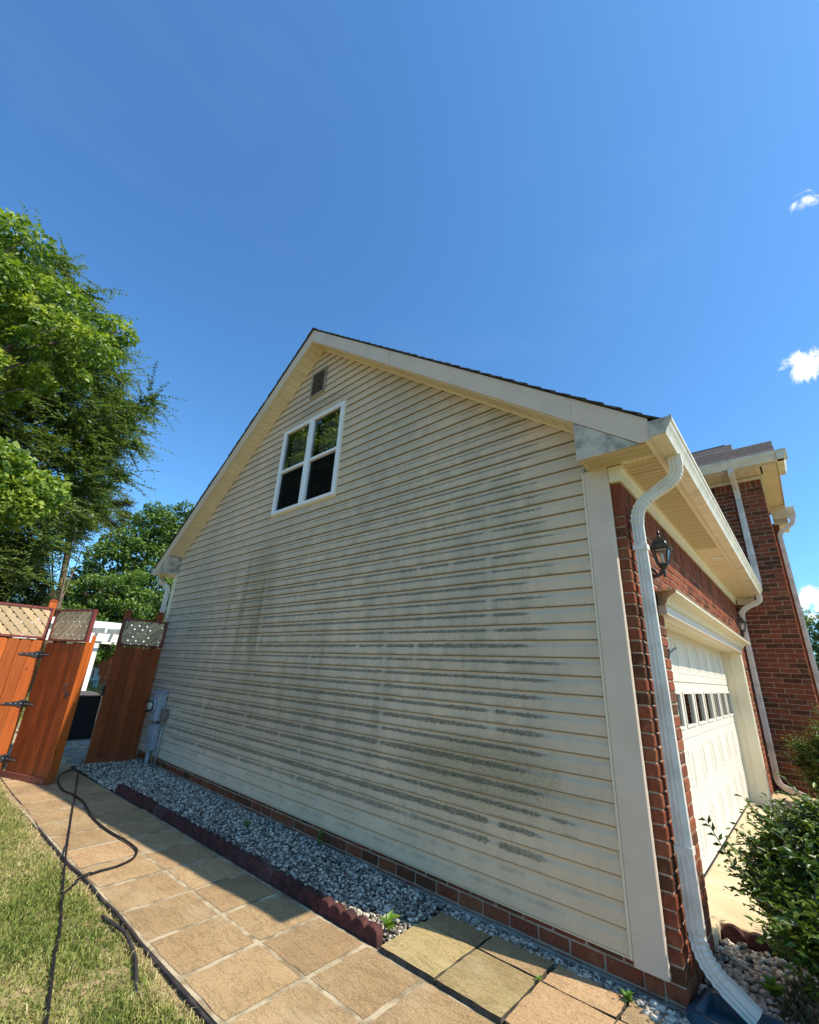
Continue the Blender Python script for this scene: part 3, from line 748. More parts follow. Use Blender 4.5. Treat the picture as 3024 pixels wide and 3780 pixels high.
def seen_area(c, s, kind):
    if kind == 'garage' and c[1] > 0.06 and 0: return 0
    cs = []
    for sx in (-.5, .5):
        for sy in (-.5, .5):
            for sz in (-.5, .5):
                q = px((c[0] + sx * s[0], c[1] + sy * s[1], c[2] + sz * s[2]))
                if q is None or not (-40 < q[0] < 3064 and -40 < q[1] < 3820): return 0
                cs.append(q)
    w = max(q[0] for q in cs) - min(q[0] for q in cs); h = max(q[1] for q in cs) - min(q[1] for q in cs)
    a = w * h
    if kind == 'base' and (c[2] + H / 2 < -0.125 or c[0] < -7.2): return 0
    if kind == 'wing' and (c[0] < 0.28 or c[1] > YW + 0.3): return a * 0.02
    if kind == 'garage' and c[2] < -0.15: return a * .1
    if kind == 'garage' and c[1] > 5.0: a *= 0.5
    return a
def brick_mesh(s, seed):
    r = random.Random(seed); mb = MB(); e = 0.0035
    V = []
    for sz in (-.5, .5):
        for (sx, sy) in ((-.5, -.5), (.5, -.5), (.5, .5), (-.5, .5)):
            V.append((sx * s[0] + r.uniform(-e, e) * .6, sy * s[1] + r.uniform(-e, e) * .6, sz * s[2] + r.uniform(-e, e) * .7))
    mb.hexa(V); return mb.mesh('brick', bevel=0.0045)
order = sorted(range(len(BR)), key=lambda q: -seen_area(*BR[q]))
single = set(order[:300]); cache = {}
massV, massF, massA = [], [], []
for q, (c, s, kind) in enumerate(BR):
    key = (round(s[0], 2), round(s[1], 2), round(s[2], 2), q % 4)
    if key not in cache:
        me = brick_mesh(s, hash(key) % 1000 + q % 4); me.materials.append(M['brick']); cache[key] = me
    me = cache[key]
    jit = Vector((rnd.uniform(-.002, .002), rnd.uniform(-.002, .002), 0))
    if q in single:
        link('brick', me, brick_wall, Vector(c) + jit)
    else:
        b = sum(len(v) for v in massV); co = np.empty(len(me.vertices) * 3, np.float32); me.vertices.foreach_get('co', co)
        massV.append(co.reshape(-1, 3) + np.array(Vector(c) + jit, np.float32)); a = rnd.random()
        massA.append(np.full(len(me.vertices), a, np.float32))
        for p in me.polygons: massF.append([b + v for v in p.vertices])
me = bpy.data.meshes.new('brick_courses'); me.from_pydata(np.concatenate(massV).tolist(), [], massF)
at = me.attributes.new('rnd', 'FLOAT', 'POINT'); at.data.foreach_set('value', np.concatenate(massA)); me.materials.append(M['brick'])
bm_o = link('brick_courses', me, brick_wall); bm_o['kind'] = 'stuff'
# concrete ledge at the foot of the wall
mb = MB(); x = XL
while x < 0.22:
    x2 = min(x + rnd.uniform(.18, .4), 0.225); z = -0.124 + rnd.uniform(-.012, .003)
    mb.box(x, x2, -0.022 + rnd.uniform(-.008, .008), 0.09, -0.3, z); x = x2 + 0.0005
mb.build('footing_ledge', M['concrete'], house, bevel=0.005)

# ---- roof of the garage wing
mb = MB(); TOPZ = 6.088; EX = 0.545
for sgn in (1, -1):
    e = AX + sgn * (EX - AX)
    za, zb = TOPZ, TOPZ - SL * (EX - AX)
    mb.prism([(AX, za), (e, zb), (e, zb - 0.03), (AX, za - 0.03)], -0.2275, 6.27, 'y')
roof = mb.build('roof', M['shingle'], house)
nc = 38; run_len = (EX + 0.02 - AX)
for sgn in (1, -1):
    for k in range(nc):
        d0 = run_len * k / nc; d1 = run_len * (k + 1) / nc + 0.03
        xa, xb = AX + sgn * d0, AX + sgn * d1
        za, zb = TOPZ - SL * d0 + 0.003, TOPZ - SL * d1 + 0.016
        ye = -0.262 - rnd.uniform(0, 0.010)
        mb = MB(); mb.prism([(xa, za), (xb, zb), (xb, zb + 0.011), (xa, za + 0.009)], ye, 6.27, 'y')
        mb.build('shingle_course', M['shingle'], roof)
mb = MB(); mb.prism([(AX - .13, rk(AX - .13, TOPZ) + .012), (AX, TOPZ + .016), (AX + .13, rk(AX + .13, TOPZ) + .012), (AX + .13, rk(AX + .13, TOPZ) + .030), (AX, TOPZ + .030), (AX - .13, rk(AX - .13, TOPZ) + .026)], -0.274, 6.27, 'y')
mb.build('ridge_cap', M['shingle'], roof)
# rake boards
FZ = 2.79
def rake_board(xa, xb, y0, y1):
    mb = MB(); mb.prism([(xa, rk(xa)), (xb, rk(xb)), (xb, rk(xb, TOPZ) - 0.002), (xa, rk(xa, TOPZ) - 0.002)], y0, y1, 'y')
    return mb.build('rake_board', M['trim'], house, bevel=0.003)
rake_board(AX, -1.95, -0.250, -0.228); rake_board(-1.946, 0.03, -0.250, -0.228); rake_board(AX - 0.0006, -7.31, -0.250, -0.228)
xe = AX + (AZ - FZ - 0.004) / SL
for sgn in (1, -1):
    f = lambda x: AX + sgn * (x - AX)
    mb = MB(); mb.prism([(f(0.0306), rk(0.0306)), (f(xe), FZ + .004), (f(0.505), FZ + .004), (f(0.505), rk(0.505, TOPZ) - 0.002), (f(0.0306), rk(0.0306, TOPZ) - 0.002)], -0.2497, -0.228, 'y')
    mb.build('rake_board', M['trim'], house)
    # boxed eave return
    mb = MB(); mb.prism([(f(0.032), FZ - .004), (f(xe + .02), FZ - .004), (f(xe - .006), FZ + .004), (f(0.032), rk(0.032) - .002)], -0.2455, -0.2265, 'y')
    mb.prism([(f(0.032), FZ - .004), (f(0.050), FZ - .004), (f(0.050), rk(0.050) - .012), (f(0.032), rk(0.032) - .002)], -0.2263, -0.004, 'y')
    mb.build('eave_return', M['trim_dirty'], house, bevel=0.003)
# rake soffit: backing, panels, wall channel
mb = MB()
for sgn in (1, -1):
    e = AX + sgn * (0.03 - AX)
    mb.prism([(AX, AZ + .016), (e, rk(e) + .016), (e, rk(e) + .03), (AX, AZ + .03)], -0.228, 0.0, 'y')
rs = mb.build('rake_soffit', M['cream'], house)
tot = (0.03 - AX); n = 37
for sgn in (1, -1):
    for k in range(n):
        a = tot * k / n + .003; b = tot * (k + 1) / n - .003
        xa, xb = AX + sgn * a, AX + sgn * b
        mb = MB(); mb.prism([(xa, AZ - SL * a + .001), (xb, AZ - SL * b + .001), (xb, AZ - SL * b + .0155), (xa, AZ - SL * a + .0155)], -0.2275, -0.002, 'y')
        mb.build('soffit_panel', M['soffit'], rs)
    mb = MB(); mb.prism([(AX, AZ - .022), (AX + sgn * tot, AZ - SL * tot - .022), (AX + sgn * tot, AZ - SL * tot + .0005), (AX, AZ + .0005)], -0.030, -0.018, 'y')
    mb.build('soffit_channel', M['soffit'], house)
    mb = MB(); mb.prism([(AX, AZ - .012), (AX + sgn * tot, AZ - SL * tot - .012), (AX + sgn * tot, AZ - SL * tot + .0004), (AX, AZ + .0004)], -0.2279, -0.214, 'y')
    mb.build('soffit_channel', M['soffit'], house)
# front eave soffit
mb = MB(); mb.box(0.05, 0.498, -0.226, 6.27, FZ + 0.012, FZ + 0.03)
es = mb.build('eave_soffit', M['cream'], house)
PW = 0.0625 * 2
yy = -0.2245; k = 0
while yy < 6.25:
    y2 = min(yy + PW, 6.268); x0 = 0.060 if y2 < -0.02 else (0.060 if yy < -0.03 else 0.268)
    for (a, b) in ((yy, yy + (y2 - yy) / 2), (yy + (y2 - yy) / 2, y2)):
        if x0 < .1 and b > -0.03: b = min(b, -0.034)
        if b - a > 0.01:
            mb = MB(); mb.box(x0, 0.474, a + .0035, b - .0035, FZ + .001, FZ + .0118)
            mb.build('soffit_panel', M['soffit_vent'] if (k % 1 == 0 and yy < 2.6) else M['soffit'], es)
    yy = y2; k += 1
mb = MB(); mb.box(0.4745, 0.4985, -0.244, 6.268, FZ - .006, FZ + .012); mb.build('soffit_channel', M['cream'], house, bevel=.002)
mb = MB(); mb.box(0.2625, 0.2675, -0.034, 6.262, FZ - .004, FZ + .0115); mb.box(0.050, 0.2675, -0.0395, -0.0342, FZ - .004, FZ + .0115).box(0.0525, 0.0595, -0.226, -0.0396, FZ - .004, FZ + .0115)
mb.build('soffit_channel', M['soffit'], house)
mb = MB(); mb.box(0.4990, 0.5130, -0.2495, 6.27, FZ - .004, 2.925); mb.build('fascia_board', M['trim'], house)
# frieze with a small cove, wrapped round the corner
mb = MB(); mb.prism([(0.228, 2.666), (0.246, 2.666), (0.246, 2.725), (0.253, 2.748), (0.262, 2.760), (0.262, 2.786), (0.228, 2.786)], -0.020, 6.262, 'y')
mb.build('frieze_board', M['cream'], house)
mb = MB(); mb.box(0.1665, 0.2455, -0.022, 0.03, 2.667, 2.7855); mb.build('frieze_board', M['cream'], house, bevel=.002)
mb = MB(); mb.box(0.2628, 0.498, 6.245, 6.27, 2.672, 2.789); mb.build('frieze_board', M['cream'], house, bevel=.002)

# ---- gutters
GP = [(0.0, 0.0), (0.082, 0.0), (0.088, 0.018), (0.098, 0.040), (0.112, 0.062), (0.118, 0.080), (0.126, 0.086), (0.126, 0.112), (0.112, 0.112), (0.112, 0.106), (0.0, 0.106)]
def gutter(f, a0, a1, axis, name='gutter', m='gutter'):
    mb = MB(); mb.prism([f(p) for p in GP], a0, a1, axis); return mb.build(name, M[m], house)
gt = gutter(lambda p: (0.5135 + p[0], 2.803 + p[1]), -0.268, 6.262, 'y')
mb = MB(); mb.prism([(0.5136 + p[0] * 1.02, 2.8015 + p[1] * 1.02) for p in GP], -0.275, -0.2682, 'y'); mb.build('end_cap', M['trim_dirty'], gt)
gl_ = gutter(lambda p: (2 * AX - 0.5135 - p[0], 2.803 + p[1]), -0.268, 6.262, 'y')
mb = MB(); mb.prism([(2 * AX - 0.5136 - p[0] * 1.02, 2.8015 + p[1] * 1.02) for p in GP], -0.275, -0.2682, 'y'); mb.build('end_cap', M['trim_dirty'], gl_)
mb = MB(); mb.box(2 * AX - 0.512, 2 * AX - 0.499, -0.2495, 6.27, FZ - .004, 2.925); mb.build('fascia_board', M['trim'], house)
mb = MB(); mb.box(2 * AX - 0.498, 2 * AX - 0.03, -0.24, 6.2, FZ - .001, FZ + .012); mb.build('eave_soffit', M['soffit'], house)

def rib_profile(w, d, n=3):
    """rectangular pipe with shallow flutes on its faces"""
    out = []
    def edge(p, q):
        p = Vector(p); q = Vector(q); nrm = Vector(((q - p).y, -(q - p).x)).normalized()
        for k in range(n * 2):
            t = k / (n * 2); off = 0.0 if k % 2 == 0 else -0.0035
            out.append(tuple(p + (q - p) * t + nrm * off))
    c = 0.006; a, b = w / 2, d / 2
    edge((-a + c, -b), (a - c, -b)); edge((a, -b + c), (a, b - c)); edge((a - c, b), (-a + c, b)); edge((-a, b - c), (-a, -b + c))
    return out
def downspout(corners, side, w=0.076, d=0.062, radius=0.10, straps=(), m='downspout', seg=14, collars=()):
    pts, flag = arc_path(corners, radius, seg)
    P, sc = [], []
    for i, (p, f) in enumerate(zip(pts, flag)):
        P.append(p); sc.append(1.0 if not f else (1.05 if i % 2 else 0.925))
    mb = MB(); mb.sweep(P, rib_profile(w, d), side, sc)
    o = mb.build('downspout', M[m], house)
    for (p, nrm) in collars:
        mb = MB(); p = Vector(p); mb.sweep([p - Vector(nrm) * 0.018, p + Vector(nrm) * 0.018], [(-w * .54, -d * .54), (w * .54, -d * .54), (w * .54, d * .54), (-w * .54, d * .54)], side); mb.build('coupling', M[m], o)
    for (x0, x1, y0, y1, z) in straps:
        mb = MB(); mb.box(x0, x1, y0, y1, z - 0.011, z + 0.011); mb.build('strap', M[m], o)
    return o
downspout([(0.568, 0.10, 2.806), (0.568, 0.10, 2.655), (0.286, 0.094, 2.49), (0.286, 0.094, 0.06), (0.49, 0.085, -0.075)], (0, 1, 0), 0.064, 0.080, 0.12,
          collars=(((0.286, 0.094, 2.20), (0, 0, 1)), ((0.286, 0.094, 0.52), (0, 0, 1))))
downspout([(0.578, 6.12, 2.806), (0.578, 6.12, 2.70), (0.295, 6.12, 2.56), (0.295, 6.12, 0.03), (0.62, 6.12, -0.075)], (0, 1, 0), 0.064, 0.080, 0.12, collars=(((0.295, 6.12, 0.42), (0, 0, 1)),))
downspout([(2 * AX - .575, -0.09, 2.806), (2 * AX - .575, -0.09, 2.70), (-7.455, -0.07, 2.56), (-7.455, -0.07, -0.1)], (0, 1, 0), 0.064, 0.080, 0.10, straps=((-7.50, -7.39, -0.11, -0.105, 2.15),))

# ---- garage door opening
DX = 0.025
mb = MB(); mb.box(-0.02, DX - 0.004, 0.70, 5.14, -0.06, 1.90)
gd = mb.build('garage_door', M['door'], house)
SZ = [-0.05, 0.425, 0.898, 1.371, 1.846]
PY0 = 0.81; PWD = 0.5395
for k in range(4):
    z0, z1 = SZ[k] + .003, SZ[k + 1] - .003
    if k == 2:
        mb = MB(); mb.box(DX - 0.0035, DX + .012, 0.78, 5.14, z0, 1.003).box(DX - 0.0035, DX + .012, 0.78, 5.14, 1.267, z1)
        ys_ = [0.78] + [PY0 + PWD * j + .0 for j in range(8)]
        for j in range(8):
            a = 0.78 if j == 0 else PY0 + PWD * (j - 1) + 0.463
            b = PY0 + PWD * j + 0.075
            mb.box(DX - 0.0034, DX + .0118, a, b, 1.0028, 1.2672)
        mb.box(DX - 0.0034, DX + .0118, PY0 + PWD * 7 + 0.463, 5.14, 1.0028, 1.2672)
        mb.build('door_section', M['door'], gd)
        for j in range(8):
            a, b = PY0 + PWD * j + 0.075, PY0 + PWD * j + 0.463
            mb = MB()
            for (ya, yb, za, zb) in ((a - .022, b + .022, 1.268, 1.290), (a - .022, b + .022, 0.981, 1.003), (a - .022, a, 1.0031, 1.2679), (b, b + .022, 1.0031, 1.2679)):
                mb.box(DX + .0122, DX + .022, ya, yb, za, zb)
            mb.build('window_surround', M['door'], gd, bevel=.003)
            mb = MB(); mb.box(DX - .001, DX + .003, a + .0005, b - .0005, 1.0036, 1.2664); mb.build('window_pane', M['glass_door'], gd)
    else:
        mb = MB(); mb.box(DX - 0.0035, DX + .012, 0.78, 5.14, z0, z1); mb.build('door_section', M['door'], gd, bevel=.003)
        for j in range(8):
            a, b = PY0 + PWD * j + 0.055, PY0 + PWD * j + 0.483
            mb = MB()
            fr = 0.020
            for (ya, yb, za, zb) in ((a, b, z1 - .085, z1 - .070), (a, b, z0 + .075, z0 + .090), (a, a + fr, z0 + .0905, z1 - .0855), (b - fr, b, z0 + .0905, z1 - .0855)):
                mb.box(DX + .0122, DX + .0155, ya, yb, za, zb)
            mb.box(DX + .0122, DX + .0150, a + .045, b - .045, z0 + .125, z1 - .12)
            mb.build('raised_panel', M['door'], gd, bevel=.004)
mb = MB(); mb.box(-0.6, -0.021, 0.8, 5.1, 0.9, 1.4); mb.build('dark_garage', M['dark'], gd)
mb = MB(); mb.box(DX - .002, DX + .016, 0.78, 5.12, -0.072, -0.049); mb.build('bottom_seal', M['rubber'], gd)
# jambs, head and the crown header
mb = MB(); mb.box(-0.02, 0.262, 5.075, 5.0895, -0.075, 1.885).box(0.0375, 0.055, 5.055, 5.0752, -0.075, 1.86).box(0.120, 0.135, 5.065, 5.0752, -0.075, 1.86)
mb.box(0.232, 0.268, 5.0897, 5.150, -0.075, 1.822); mb.build('door_jamb', M['cream'], house, bevel=.003)
mb = MB(); mb.box(-0.02, 0.225, OY0 - 0.0, OY0 + 0.018, -0.075, 1.885).box(0.0375, 0.055, OY0 + .0182, OY0 + .04, -.075, 1.86); mb.build('door_jamb', M['cream'], house)
mb = MB(); mb.prism([(-0.02, 1.90), (-0.02, 1.835), (0.075, 1.835), (0.082, 1.826), (0.150, 1.826), (0.158, 1.834), (0.185, 1.834), (0.192, 1.822), (0.2285, 1.822), (0.2285, 1.90)], OY0 + .019, 5.0745, 'y')
mb.build('head_jamb', M['cream'], house)
def ycut(poly, y0, y1, miter=True):
    """extruded moulding whose ends are mitred back to the wall"""
    mb = MB(); n = len(poly); x0 = min(p[0] for p in poly)
    V = [(p[0], y0 - (p[0] - x0) * (1 if miter else 0), p[1]) for p in poly] + [(p[0], y1 + (p[0] - x0) * (1 if miter else 0), p[1]) for p in poly]
    mb.add(V, [(i, (i + 1) % n, n + (i + 1) % n, n + i) for i in range(n)] + [tuple(range(n))[::-1], tuple(range(n, 2 * n))]); return mb
ycut([(0.2305, 1.820), (0.286, 1.820), (0.286, 1.886), (0.2305, 1.886)], 0.575, 5.10, False).build('header_band', M['trim'], house, bevel=.002)
ycut([(0.2305, 1.8865), (0.292, 1.8865), (0.296, 1.894), (0.302, 1.896), (0.306, 1.908), (0.318, 1.926), (0.342, 1.938), (0.366, 1.944), (0.374, 1.950), (0.386, 1.952), (0.386, 1.970), (0.2305, 1.974)], 0.60, 5.12).build('header_crown', M['cream'], house)
mb = MB(); mb.add([(0.2306, 0.465, 1.9755), (0.392, 0.443, 1.9705), (0.392, 5.28, 1.9705), (0.2306, 5.26, 1.9755), (0.2306, 0.465, 1.979), (0.394, 0.441, 1.974), (0.394, 5.282, 1.974), (0.2306, 5.26, 1.979)], [(3, 2, 1, 0), (4, 5, 6, 7), (0, 1, 5, 4), (1, 2, 6, 5), (2, 3, 7, 6), (3, 0, 4, 7)])
mb.build('header_flashing', M['trim'], house)

# recessed eave light
mb = MB(); mb.box(0.355, 0.465, 3.09, 3.16, FZ - .006, FZ + .0005); lt = mb.build('eave_light', M['white_paint'], house, bevel=.002)
mb = MB(); mb.lathe([(0.022, -0.009), (0.022, -0.004)], (0.41, 3.125, FZ), 12); mb.build('lens', M['bulb'], lt)

# ---- gable vent
mb = MB(); mb.box(-3.80, -3.50, -0.0245, -0.004, 5.075, 5.47); gv = mb.build('gable_vent', M['dark'], house)
mb = MB()
for (a, b, c, d) in ((-3.82, -3.795, 5.055, 5.490), (-3.505, -3.48, 5.055, 5.490), (-3.7945, -3.5055, 5.055, 5.080), (-3.7945, -3.5055, 5.465, 5.490)): mb.box(a, b, -0.046, -0.004, c, d)
mb.build('vent_frame', M['vent_grey'], gv, bevel=.004)
for k in range(11):
    z = 5.092 + k * 0.0345
    mb = MB(); mb.prism([(-0.042, z), (-0.041, z - .003), (-0.028, z + .004), (-0.029, z + .007)], -3.7948, -3.5052, 'x'); mb.build('louver_slat', M['vent_grey'], gv)

# ---- twin window
mb = MB()
for (a, b, c, d) in ((WX0, WX0 + .018, WZ0, WZ1), (WX1 - .018, WX1, WZ0, WZ1), (WX0 + .0185, WX1 - .0185, WZ0, WZ0 + .018), (WX0 + .0185, WX1 - .0185, WZ1 - .018, WZ1)): mb.box(a, b, -0.030, 0.008, c, d)
win = mb.build('window', M['cream'], house, bevel=.003)
fx0, fx1, fz0, fz1 = WX0 + .019, WX1 - .019, WZ0 + .019, WZ1 - .019
mb = MB(); fw = 0.062; cm = (fx0 + fx1) / 2
for (a, b, c, d) in ((fx0, fx0 + fw, fz0, fz1), (fx1 - fw, fx1, fz0, fz1), (fx0 + fw + .0004, fx1 - fw - .0004, fz0, fz0 + .048), (fx0 + fw + .0004, fx1 - fw - .0004, fz1 - .050, fz1), (cm - .052, cm + .052, fz0 + .0484, fz1 - .0504)): mb.box(a, b, -0.046, 0.05, c, d)
mb.build('window_frame', M['window_white'], win, bevel=.005)
mb = MB()
for xc in (cm - .020, cm + .020): mb.box(xc - .004, xc + .004, -0.051, -0.0465, fz0 + .01, fz1 - .01)
for xc in (fx0 + .02, fx1 - .02): mb.box(xc - .004, xc + .004, -0.051, -0.0465, fz0 + .01, fz1 - .01)
mb.build('frame_bead', M['window_white'], win)
ZM = 3.985
for (a, b) in ((fx0 + fw + .0006, cm - .0526), (cm + .0526, fx1 - fw - .0006)):
    mb = MB(); mb.box(a, b, -0.040, 0.012, ZM - .020, ZM + .020); mb.build('meeting_rail', M['window_white'], win, bevel=.004)
    mb = MB(); mb.add([(a, -.018, ZM + .0205), (b, -.018, ZM + .0205), (b, -.018, fz1 - .0505), (a, -.018, fz1 - .0505)], [(0, 1, 2, 3)]); mb.build('upper_pane', M['glass'], win)
    mb = MB(); mb.add([(a + .024, .008, fz0 + .049), (b - .0005, .008, fz0 + .049), (b - .0005, .008, ZM - .0205), (a + .024, .008, ZM - .0205)], [(0, 1, 2, 3)]); mb.build('lower_pane', M['glass'], win)
    mb = MB()
    mb.box(a, a + .022, -0.016, -0.004, fz0 + .049, ZM - .0205).box(b - .010, b, -0.016, -0.004, fz0 + .049, ZM - .0205).box(a + .0222, b - .0102, -0.016, -0.004, ZM - .034, ZM - .0206)
    mb.build('screen_frame', M['conduit'], win)
    mb = MB(); mb.box(a + .0224, b - .0104, -0.011, -0.009, fz0 + .049, ZM - .0345); mb.build('insect_screen', M['screen'], win)
    sl = None; z = fz0 + .07
    while z < fz1 - .06:
        if sl is None:
            w = (b - a) / 2 - .018
            sm = MB(); sm.hexa([(-w, -.015, .009), (w, -.015, .009), (w, .015, -.010), (-w, .015, -.010), (-w, -.015, .0105), (w, -.015, .0105), (w, .015, -.0085), (-w, .015, -.0085)])
            sl = sm.mesh('blind_slat'); sl.materials.append(M['blind'])
        link('blind_slat', sl, win, ((a + b) / 2 + .006, 0.075, z)); z += 0.058
mb = MB(); rx0, rx1, rz0, rz1 = fx0 + .01, fx1 - .01, fz0 + .01, fz1 - .01
V = [(rx0, 0.101, rz0), (rx1, 0.101, rz0), (rx1, 0.101, rz1), (rx0, 0.101, rz1), (rx0, 0.9, rz0), (rx1, 0.9, rz0), (rx1, 0.9, rz1), (rx0, 0.9, rz1)]
mb.add(V, [(4, 5, 6, 7), (0, 1, 5, 4), (1, 2, 6, 5), (2, 3, 7, 6), (3, 0, 4, 7)]); mb.build('room_behind', M['room'], win)

# ---- two-storey wing: eaves, gutters, roof
mb = MB(); mb.box(-0.4, XW + .0, YW - .022, YW + .02, 4.862, 4.925).box(XW, XW + .03, YW - .022, YW + 2.25, 4.862, 4.925)
mb.build('wing_frieze', M['cream'], house, bevel=.002)
mb = MB(); mb.box(-0.4, 1.235, 5.875, 8.60, 4.945, 4.965); ws = mb.build('wing_soffit', M['cream'], house)
xx = -0.36
while xx < 0.98:
    mb = MB(); mb.box(xx + .004, xx + .112, 5.885, YW - .023, 4.932, 4.9448); mb.build('soffit_panel', M['soffit'], ws); xx += .116
yy = 5.89
while yy < 8.45:
    mb = MB(); mb.box(1.001, 1.212, yy + .004, yy + .112, 4.932, 4.9448); mb.build('soffit_panel', M['soffit'], ws); yy += .116
mb = MB(); mb.box(-0.4, 1.236, 5.862, 5.8748, 4.925, 5.10).box(1.2362, 1.249, 5.862, 8.60, 4.925, 5.06); mb.build('wing_fascia', M['trim'], house)
gutter(lambda p: (5.8615 - p[0], 4.955 + p[1] * 1.45), -0.4, 1.385, 'x')
gutter(lambda p: (1.2495 + p[0], 4.955 + p[1] * 1.45), 5.74, 6.56, 'y')
downspout([(0.602, 5.80, 4.96), (0.602, 5.80, 4.90), (0.602, YW - .055, 4.72), (0.602, YW - .055, 3.30), (0.602, YW - .055, 2.96)], (1, 0, 0), 0.095, 0.07, 0.12, collars=(((0.602, YW - .055, 3.45), (0, 0, 1)),))
# roof: strips of shingles
def shingle_face(x0, x1, ya, yb, z_at, step, par, name='shingle_course'):
    y = ya
    while y < yb:
        y2 = y + step; mb = MB()
        mb.prism([(y, z_at(y) + .012), (y2 + .02, z_at(y2 + .02) + .001), (y2 + .02, z_at(y2 + .02) + .008), (y, z_at(y) + .020)], x0, x1 + rnd.uniform(-.008, .008), 'x')
        mb.build(name, M['shingle_far'], par); y = y2
mb = MB(); zA = lambda y: 5.095 + 0.75 * (y - 5.76)
mb.prism([(5.77, zA(5.77)), (6.44, zA(6.44)), (6.44, 5.0), (5.89, 5.0)], -0.4, 1.244, 'x'); mb.prism([(6.4402, zA(6.44)), (6.86, zA(6.86)), (6.86, 5.0), (6.4402, 5.0)], -0.4, 0.662, 'x')
wr = mb.build('wing_roof', M['shingle_far'], house)
shingle_face(-0.4, 1.248, 5.752, 6.40, zA, 0.062, wr); shingle_face(-0.4, 0.665, 6.42, 6.83, zA, 0.062, wr)
mb = MB(); mb.box(-0.4, 0.56, 6.84, 6.90, zA(6.84), zA(6.84) + .035); mb.build('ridge_cap', M['shingle'], wr)
# far eave box with its own gutter and downspout
mb = MB(); mb.box(1.0, 1.236, 8.50, 9.4, 4.66, 4.93); mb.build('eave_return', M['trim'], house, bevel=.003)
mb = MB(); mb.prism([(1.0, 4.93), (1.24, 4.93), (1.24, 4.90), (1.0, 4.86)], 8.20, 8.4995, 'y'); mb.build('eave_return', M['trim'], house)
gutter(lambda p: (8.4985 - p[0], 4.72 + p[1] * 1.9), 1.0, 1.375, 'x')
mb = MB(); mb.box(0.93, 1.075, 8.56, 8.7, -0.2, 4.66); mb.build('bay_wall', M['brick'], house)
mb = MB(); mb.box(1.0, 1.23, 8.50, 9.0, 4.62, 4.659); mb.build('eave_soffit', M['soffit'], house)
downspout([(1.31, 8.44, 4.75), (1.31, 8.44, 4.60), (1.045, 8.44, 4.42), (1.045, 8.44, -0.1)], (0, 1, 0), 0.07, 0.085, 0.11)
# bulk of the house behind (closes the volume, carries shadows)
mb = MB(); mb.box(-7.28, 0.128, 0.11, 0.14, -0.2, 3.05).box(-7.38, -7.30, 0.101, 6.27, -0.2, 2.9).box(-7.2, -0.36, 6.29, 11.0, -0.2, 4.92).box(-0.36, 0.86, 6.40, 8.7, -0.2, 4.92)
mb.box(0.02, 0.13, 0.145, OY0 - .004, -0.2, 2.9)
mb.build('rear_wall', M['cream'], house)
